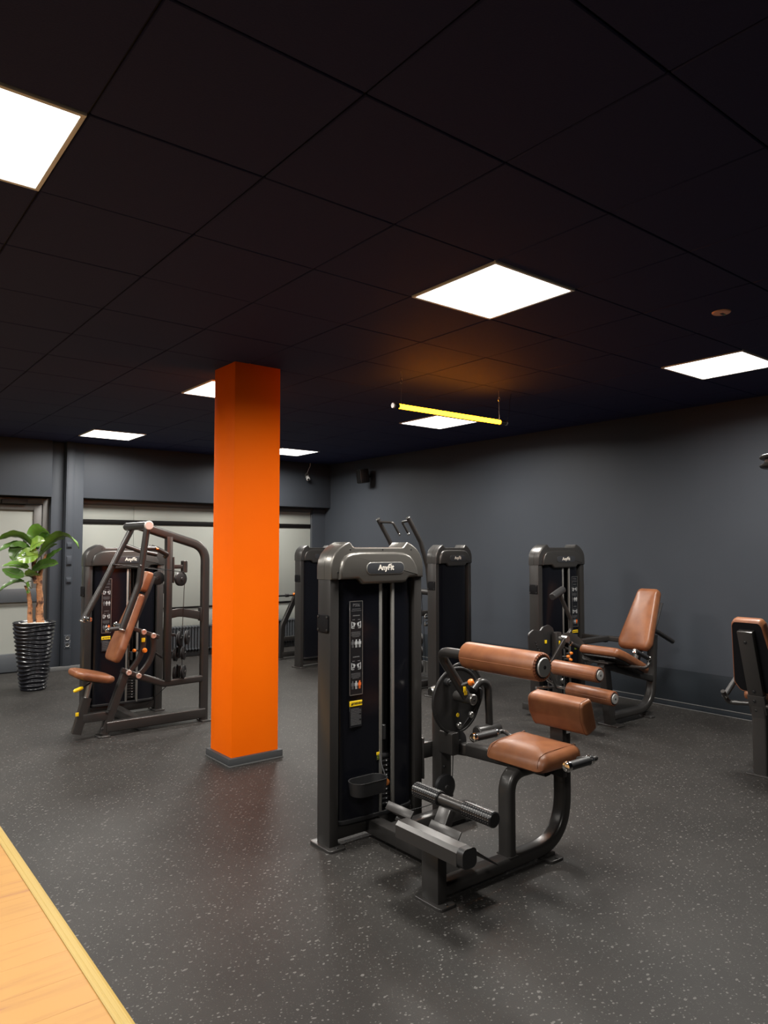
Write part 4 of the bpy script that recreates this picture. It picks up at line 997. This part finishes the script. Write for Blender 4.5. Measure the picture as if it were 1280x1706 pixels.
# shin rollers
q = MB(Tm); q.rect([(5.36, YP-.06, .735), (5.12, YP-.06, .50), (5.25, YP-.06, .32)], .022, .05, .006); sa = q.build('shin_arm', 'frame', m3)
q = MB(Tm); q.tube([(5.0, YP-.02, .568), (5.0, 3.53, .545)], .013, 10); q.tube([(5.0, YP-.06, .565), (5.16, YP-.06, .53)], .013, 10); q.build('roller_axle', 'chrome', sa)
q = MB(Tm); q.tube([(5.235, YP-.05, .33), (5.235, 3.56, .320)], .013, 10); q.tube([(5.235, YP-.06, .33), (5.10, YP+.02, .44)], .012, 10); q.tube([(5.05, YP+.02, .33), (5.235, YP-.02, .32)], .012, 10); q.build('roller_axle', 'chrome', sa)
roller(sa, (5.0, 3.955, .548), (5.0, 3.51, .538), .063, Tm)
roller(sa, (5.235, 3.985, .326), (5.235, 3.535, .316), .063, Tm)
q = MB(Tm); q.cyl((5.36, YP+.01, .36), (5.36, YP-.04, .36), .026, 16, .004); q.build('lower_hub', 'steel', m3)
q = MB(Tm); q.tube([(5.20, YP, .02), (5.20, YP, .42)], .010, 8); q.tube([(5.42, YP+.08, .02), (5.42, YP+.08, .55)], .006, 8); q.build('guide_rod', 'iron', m3)
q = MB(Tm); q.box(5.15, 5.50, YP-.03, YP+.03, .05, .11, .006); q.box(5.28, 5.36, YP+.02, 4.56, .05, .11, .006); q.build('cross_beam', 'frame', m3)
q = MB(Tm); q.rect([(5.70, YP+.04, .675), (6.16, YP+.04, .675), (6.265, YL+.02, .66)], .05, .075, .01, up=(0, 0, 1)); q.build('rear_link', 'frame', m3)
q = MB(Tm); q.box(6.09, 6.14, YP+.02, 4.50, .64, .70, .006); q.build('rear_link_stub', 'frame', m3)

# ================================================================== 4. pulldown machine (middle, seen from behind)
loc = (5.4, 6.1, 0); Tm = off(loc)
m4 = thing('pulldown_machine', 'black pulldown machine with two raised hooked handles behind the front machine', 'exercise machine', loc)
tower(m4, (5.15, 5.61), R(6.3), .60, Tm, sign=None, rails=False, capmat='capdark')
for yy, s_ in ((6.75, -1), (6.20, 1)):
    q = MB(Tm); q.tube(fillet([(5.272, yy, 1.902), (5.462, yy, 1.625), (5.565, yy, 1.34), (5.60, yy, 1.05)], .2, 8), .026, 14); a_ = q.build('pull_arm', 'frame', m4)
    d = Vector((5.272-5.462, 0, 1.902-1.625)).normalized()
    e = Vector((5.272, yy, 1.902)); q = MB(Tm); q.cyl(e-d*.002, e+d*.004, .0268, 16, .001); q.build('arm_end_cap', 'steel', a_)
    y2 = yy+s_*.19
    q = MB(Tm); q.tube(fillet([(5.29, yy, 1.868), (5.345, y2, 1.858), (5.44, y2, 1.73)], .035), .0145, 12); q.build('hook_handle', 'frame', a_)
    q = MB(Tm); q.cyl((5.437, y2, 1.734), (5.455, y2, 1.708), .0165, 14, .004); q.build('handle_tip', 'chrome', a_)
q = MB(Tm); q.cyl((5.60, 6.12, 1.05), (5.60, 6.83, 1.05), .034, 18); q.build('pivot_tube', 'frame', m4)
q = MB(Tm); q.box(5.57, 5.64, 6.44, 6.51, .012, 1.06, .008); q.build('mast', 'frame', m4)
q = MB(Tm); q.box(5.57, 5.64, 5.72, 6.55, .02, .09, .008); q.box(5.0, 5.64, 6.05, 6.12, .02, .09, .008); q.build('base_frame', 'frame', m4)
feet(m4, Tm, (5.03, 6.085, .1, .16), (5.605, 6.52, .1, .16))
q = MB(Tm); q.box(5.18, 5.25, 6.05, 6.12, .09, 1.10, .008); q.build('pulley_post', 'frame', m4)
q = MB(Tm); q.box(5.24, 5.58, 6.06, 6.11, .80, .86, .006); q.build('pulley_beam', 'frame', m4)
q = MB(Tm); q.lathe((5.245, 6.0, 1.03), (.5, -1, 0), [(0, -.03), (.05, -.03), (.055, 0), (.05, .03), (0, .03)], 20); q.cyl((5.20, 6.03, 1.075), (5.30, 6.03, 1.075), .022, 12); q.build('cable_hub', 'iron', m4)
for z, r_ in ((.565, .065), (.435, .065), (.27, .075)): pulley(m4, (5.27, 6.0, z), (1, -.35, 0), r_, .04, Tm)
q = MB(Tm); q.tube([(5.29, 5.99, 1.0), (5.31, 5.97, .60), (5.32, 5.96, .20)], .003, 6); q.build('steel_cable', 'cable', m4)
q = MB(Tm); q.box(5.255, 5.30, 5.985, 6.05, .31, .37, .004); q.build('pulley_block', 'frame', m4)
q = MB(Tm)
for zz in (.80, .72): q.tube([Vector((5.345, 5.97, zz))+Vector((.028*math.cos(R(a_)), 0, .030*math.sin(R(a_)))) for a_ in range(0, 190, 18)], .006, 8); q.box(5.315, 5.38, 5.96, 5.98, zz-.02, zz, .002)
q.build('cable_ring', 'steel', m4)

# ================================================================== 5. machine at the back, right of the pillar
loc = (5.3, 8.4, 0); Tm = off(loc)
m5 = thing('row_machine', 'black weight machine far back beside the window, seen right of pillar', 'exercise machine', loc)
tower(m5, (5.02, 8.07), R(8), .645, Tm, sign=None, rails=False, badge_text=False, capmat='capdark')
q = MB(Tm); q.rect(fillet([(5.215, 8.9, .012), (5.245, 8.9, .47), (5.50, 8.9, .95), (5.60, 8.9, 1.14)], .2), .055, .075, .014); q.build('bent_post', 'frame', m5)
q = MB(Tm); foot(q, 5.215, 8.9, .12, .14); q.build('foot_plate', 'frame', m5)
q = MB(Tm); q.box(5.23, 5.70, 8.87, 8.93, .03, .10, .006); q.box(5.45, 5.53, 8.2, 8.9, .03, .10, .006); q.build('base_frame', 'frame', m5)
q = MB(Tm); q.box(5.25, 5.62, 8.87, 8.93, .25, .31, .006); q.build('middle_rail', 'frame', m5)
q = MB(Tm); q.cyl((5.0, 8.88, .888), (5.43, 8.88, .888), .014, 12); hb = q.build('handle_bar', 'black', m5)
q = MB(Tm); q.cyl((5.28, 8.88, .888), (5.33, 8.88, .888), .024, 12); q.build('bar_collar', 'iron', hb)
MB(Tm).cyl((5.40, 8.87, .90), (5.435, 8.87, .905), .018, 12).build('orange_grip', 'orange', hb)
q = MB(Tm); q.cyl((5.0, 8.9, .80), (5.38, 8.9, .80), .011, 10); q.build('lower_bar', 'black', m5)

# ================================================================== 6. machine cut by the right edge
loc = (5.15, 2.33, 0); Tm = off(loc)
m6 = thing('seated_press_machine', 'black machine seen from behind at right edge, upright tan backrest', 'exercise machine', loc)
q = MB(Tm); q.rect(fillet([(5.17, 2.325, .012), (5.17, 2.325, .40), (5.14, 2.325, .55)], .1), .098, .085, .014); q.build('rear_post', 'frame', m6)
q = MB(Tm); foot(q, 5.175, 2.32, .14, .20); q.build('foot_plate', 'frame', m6)
tilt = R(-18)
L = Tm @ Matrix.Translation((5.13, 2.325, .49)) @ Matrix.Rotation(tilt, 4, 'Y')       # local z up the backrest, +x towards the sitter
q = MB(L); q.box(-.022, .030, -.058, .058, -.07, .07, .006); bk6 = q.build('bracket_block', 'frame', m6)
b = MB(L)
for zz in (-.04, .03):
    bolt(b, (-.022, .012, zz), (-1, 0, 0), .009, .006)
b.build('bolt', 'black', bk6, kind='stuff')
q = MB(L); q.box(-.018, .030, -.052, .052, .07, .535, .006); sp_ = q.build('backrest_spine', 'frame', m6)
b = MB(L); bolt(b, (-.018, .005, .46), (-1, 0, 0), .009, .006); bolt(b, (-.018, .005, .10), (-1, 0, 0), .009, .006); b.build('bolt', 'black', sp_, kind='stuff')
pts = [(-.125, .055), (.125, .055), (.165, .12), (.108, .57), (.09, .60), (-.09, .60), (-.108, .57), (-.165, .12)]
out = poly_round(pts, [.04, .04, .06, .03, .03, .03, .03, .06], 6); cyy = .325
o2 = [(a, b-cyy) for a, b in out]
Lm = L @ Matrix.Translation((.030, 0, cyy)) @ Matrix(((0, 0, 1, 0), (-1, 0, 0, 0), (0, 1, 0, 0), (0, 0, 0, 1)))
q = MB(); q.pad(o2, [(.90, .0), (.96, .002), (.99, .012), (1.0, .035), (.99, .06), (.95, .075), (.8, .085), (.4, .092)], Lm); bk = q.build('backrest', 'leather', m6, ang=1.2)
q = MB(); q.pad([(a*.91, b*.93) for a, b in o2], [(1, -.0035), (1, .004)], Lm); q.build('backrest_board', 'plate', bk)
q = MB(); q.tube([Lm @ Vector((a*.925, b*.945, -.001)) for a, b in o2+[o2[0]]], .0025, 6); q.build('piping', 'seam', bk)
for s_ in (1, -1):
    y_ = 2.335+s_*.185
    q = MB(Tm); q.tube(fillet([(5.13, 2.335+s_*.05, .485), (5.10, y_, .475), (5.03, y_+s_*.0, .56)], .04), .016, 12); h_ = q.build('handle_tube', 'frame', m6)
    grip(h_, (5.06, y_, .525), (5.185, y_-s_*.03, .650), .0185, Tm)
q = MB(Tm); q.box(5.19, 6.2, 2.29, 2.37, .03, .11, .008); q.build('base_frame', 'frame', m6)
q = MB(Tm); foot(q, 6.15, 2.33, .12, .2); q.build('foot_plate', 'frame', m6)
q = MB(Tm); q.rect([(5.17, 2.33, .40), (5.65, 2.33, .44)], .08, .06, .01); q.build('seat_beam', 'frame', m6)
out = poly_round([(-.2, -.19), (.2, -.19), (.2, .19), (-.2, .19)], .06, 6)
q = MB(); q.pad(out, [(.9, 0), (.98, .006), (1, .03), (.98, .06), (.9, .075), (.4, .08)], Tm @ Matrix.Translation((5.50, 2.33, .47))); q.build('seat', 'leather', m6, ang=1.2)

# ================================================================== 7. tall cable column just outside the right edge, its pulley reaches in
loc = (4.86, 1.86, 0); Tm = off(loc)
m7 = thing('cable_column', 'dark overhead pulley wheel cut by the right picture edge', 'exercise machine', loc)
q = MB(Tm); q.box(4.83, 4.89, 1.83, 1.89, .012, 2.20, .008); q.build('column', 'frame', m7)
q = MB(Tm); foot(q, 4.86, 1.86, .3, .3); q.build('foot_plate', 'frame', m7)
q = MB(Tm); q.rect([(4.86, 1.86, 2.10), (4.66, 1.96, 2.10)], .035, .05, .008, up=(0, 0, 1)); q.build('pulley_arm', 'frame', m7)
for zz in (2.065, 2.118):
    q = MB(Tm); q.lathe((4.618, 1.965, zz), (.06, .05, 1), [(0, -.014), (.062, -.014), (.074, -.008), (.078, 0), (.074, .008), (.062, .014), (0, .014)], 30); q.build('pulley_flange', 'frame', m7)
q = MB(Tm); q.cyl((4.618, 1.965, 2.05), (4.618, 1.965, 2.13), .05, 24); q.build('pulley_hub', 'iron', m7)

# ================================================================== potted plant
PR = R(-38.474); ploc = (1.975, 8.72, 0)
pt = thing('potted_plant', 'tall artificial banana plant in a black rippled pot by the door', 'plant', ploc, PR)
def ripple(r, t_, th):
    if t_ < .02 or t_ > .715 or r < .12: return r, t_
    ph = t_*2*math.pi/.0435
    wv = .55*math.sin(th*2+t_*9)+.45*math.sin(th*3-t_*14)
    return r+.0088*math.sin(ph+2.3*wv), t_
prof = [(0, 0), (.120, 0), (.126, .006)]
N_ = 210
for k in range(N_+1):
    z = .012+.712*k/N_; prof.append((.128+(.213-.128)*(z/.73)**0.92, z))
prof += [(.218, .728), (.219, .738), (.213, .744), (.202, .742), (.196, .715), (.185, .690), (0, .690)]
q = MB(); q.lathe((0, 0, 0), (0, 0, 1), prof, 96, ripple); q.build('pot', 'pot', pt, ang=1.5)
q = MB(); rnd = random.Random(3)
q.lathe((0, 0, .70), (0, 0, 1), [(.190, -.02), (.188, .016), (.12, .028), (.05, .034), (0, .036)], 40)
for k in range(420):
    rr, aa = .180*math.sqrt(rnd.random()), rnd.random()*6.283; s_ = rnd.uniform(.005, .009); z = .70+.034-.02*(rr/.19)**2
    c = Vector((rr*math.cos(aa), rr*math.sin(aa), z)); vs = [c+Vector(v)*s_*rnd.uniform(.7, 1.2) for v in ((1, 0, 0), (0, 1, 0), (-1, 0, 0), (0, -1, 0), (0, 0, .8), (0, 0, -.8))]
    q.add(vs, [[0, 1, 4], [1, 2, 4], [2, 3, 4], [3, 0, 4], [1, 0, 5], [2, 1, 5], [3, 2, 5], [0, 3, 5]])
q.build('gravel', 'gravel', pt, kind='stuff')
def pxl(cx, cy, d=0.0):                     # local point from the plant's own sketch grid
    x, y = cx/5.687, 860+cy/5.687
    s_ = (8.06+d)/1202.3
    return Vector(((x-640)*s_+5.43-.062+.0, d, 1.561-(y-913)*s_))
PXO = ((56.6-640)*8.06/1202.3)
def pxl(cx, cy, d=0.0):
    x, y = cx/5.687, 860+cy/5.687; s_ = (8.06+d)/1202.3
    return Vector(((x-640)*s_-PXO*(8.06+d)/8.06, d, 1.561-(y-913.5)*s_))
def trunk(pts, r0, r1, name):
    path = spline(pts, 8); q = MB(); n = len(path); seg = 14; vs = []; fs = []
    for i, p in enumerate(path):
        r = r0+(r1-r0)*i/(n-1)
        for k in range(seg):
            th = 2*math.pi*k/seg; rr = r*(1+.10*math.sin(th*3+i*.8)+.07*math.sin(i*1.9+th))
            vs.append(p+Vector((rr*math.cos(th), rr*math.sin(th), 0)))
    for i in range(n-1):
        for k in range(seg): fs.append([i*seg+k, i*seg+(k+1) % seg, (i+1)*seg+(k+1) % seg, (i+1)*seg+k])
    fs.append([(n-1)*seg+k for k in range(seg)]); q.add(vs, fs); return q.build(name, 'bark', pt, ang=1.2)
trunk([(pxl(362, 1010, .02)), pxl(360, 800, .02), pxl(352, 600, .02), pxl(372, 480, .03), pxl(398, 365, .04)], .043, .012, 'trunk')
trunk([pxl(292, 1010, -.03), pxl(288, 850, -.03), pxl(270, 720, -.03), pxl(240, 660, -.03)], .028, .016, 'trunk')
trunk([pxl(330, 640, .0), pxl(312, 520, -.01), pxl(305, 400, 0), pxl(310, 300, .0)], .030, .014, 'trunk')
def leaf(base, mid, tip, w, mt, fold=.35, roll=0.0, stalk=None):
    P0, P1, P2 = base, mid, tip; n = 14; q = MB(); vs = []; fs = []
    for i in range(n+1):
        t_ = i/n; c = (1-t_)**2*P0+2*t_*(1-t_)*P1+t_*t_*P2; d = (2*(1-t_)*(P1-P0)+2*t_*(P2-P1)).normalized()
        side = d.cross(Vector((0, 0, 1))); 
        if side.length < .05: side = Vector((1, 0, 0))
        side.normalize(); nrm = side.cross(d).normalized()
        side = side*math.cos(roll)+nrm*math.sin(roll); nrm = side.cross(d).normalized()
        hw = 1.28*w*(math.sin(math.pi*min(1, t_*.90+.07))**.75)*(1-.25*t_) if i < n else .002
        wv = .005*math.sin(i*1.7)
        for (a, z) in ((-1, fold*hw*.9+wv), (-.55, fold*hw*.25+wv*.4), (0, -.002), (.55, fold*hw*.25-wv*.4), (1, fold*hw*.9-wv)): vs.append(c+side*hw*a-nrm*(-z)*(-1 if roll > 2 else 1))
    for i in range(n):
        for k in range(4): fs.append([i*5+k, i*5+k+1, (i+1)*5+k+1, (i+1)*5+k])
    o = len(vs); vs += [v+Vector((0, .0009, .0012)) for v in vs]; fs += [[a+o for a in f][::-1] for f in list(fs)]
    q.add(vs, fs); me = bpy.data.meshes.new('leaf'); me.from_pydata(q.v, [], q.f); me.polygons.foreach_set('use_smooth', [True]*len(me.polygons)); me.materials.append(M[mt])
    lo = bpy.data.objects.new('leaf', me); C.objects.link(lo); lo.parent = pt
    r_ = MB(); pp = [(1-k/8)**2*P0+2*(k/8)*(1-k/8)*P1+(k/8)**2*P2 for k in range(8)]
    if stalk is not None: pp = spline([stalk, (stalk+P0)/2+Vector((0, 0, .01)), P0], 4)[:-1]+pp
    r_.tube(pp, .0045, 6); r_.build('leaf_rib', 'stalk' if mt != 'leaflight' else 'leaflight', lo)
    return lo
K = pxl
leaf(K(295, 300, .05), K(300, 110, .10), K(478, 165, -.10), .115, 'leaf', .25, .75, K(308, 380))
leaf(K(375, 330, .02), K(600, 60, -.02), K(752, 312, -.06), .075, 'leaf', .3, .35, K(312, 420))
leaf(K(290, 300, .0), K(170, 120, -.05), K(0, 235, -.10), .080, 'leaf', .3, -.45, K(308, 400))
leaf(K(285, 330, -.03), K(150, 220, -.10), K(-5, 372, -.16), .075, 'leafdark', .3, .4, K(306, 420))
leaf(K(300, 335, -.08), K(350, 245, -.12), K(462, 243, -.14), .085, 'leaflight', .25, -1.0, K(312, 430))
leaf(K(272, 300, -.10), K(205, 300, -.14), K(175, 425, -.18), .095, 'leafdark', .2, .9, K(306, 420))
leaf(K(400, 370, -.14), K(310, 375, -.18), K(222, 420, -.18), .085, 'leaflight', .2, 1.1, K(318, 470))
leaf(K(395, 445, .03), K(450, 380, .05), K(548, 312, .05), .070, 'leafdark', .3, -.5, K(345, 500))
leaf(K(318, 525, -.06), K(420, 440, -.06), K(556, 456, -.05), .075, 'leafdark', .25, -.8, K(310, 560))
leaf(K(250, 500, -.02), K(120, 440, .0), K(-5, 480, .02), .070, 'leaf', .3, .45, K(308, 540))
leaf(K(246, 572, -.08), K(160, 560, -.10), K(55, 505, -.12), .065, 'leafdark', .25, .8, K(300, 590))
leaf(K(285, 570, -.12), K(350, 535, -.14), K(428, 565, -.16), .060, 'leaf', .3, .5, K(305, 590))
leaf(K(232, 625, -.05), K(130, 610, -.08), K(0, 742, -.12), .055, 'leafdark', .35, .35, K(285, 690))
leaf(K(270, 640, -.09), K(300, 660, -.10), K(296, 738, -.11), .045, 'leaf', .2, 1.2, K(280, 620))
leaf(K(340, 330, .08), K(400, 230, .16), K(500, 220, .22), .075, 'leaf', .3, .2, K(312, 430))
leaf(K(280, 320, .08), K(215, 220, .16), K(120, 260, .22), .075, 'leafdark', .3, -.2, K(308, 430))
leaf(K(325, 400, .06), K(380, 300, .10), K(470, 270, .12), .065, 'leaf', .3, .3, K(312, 470))
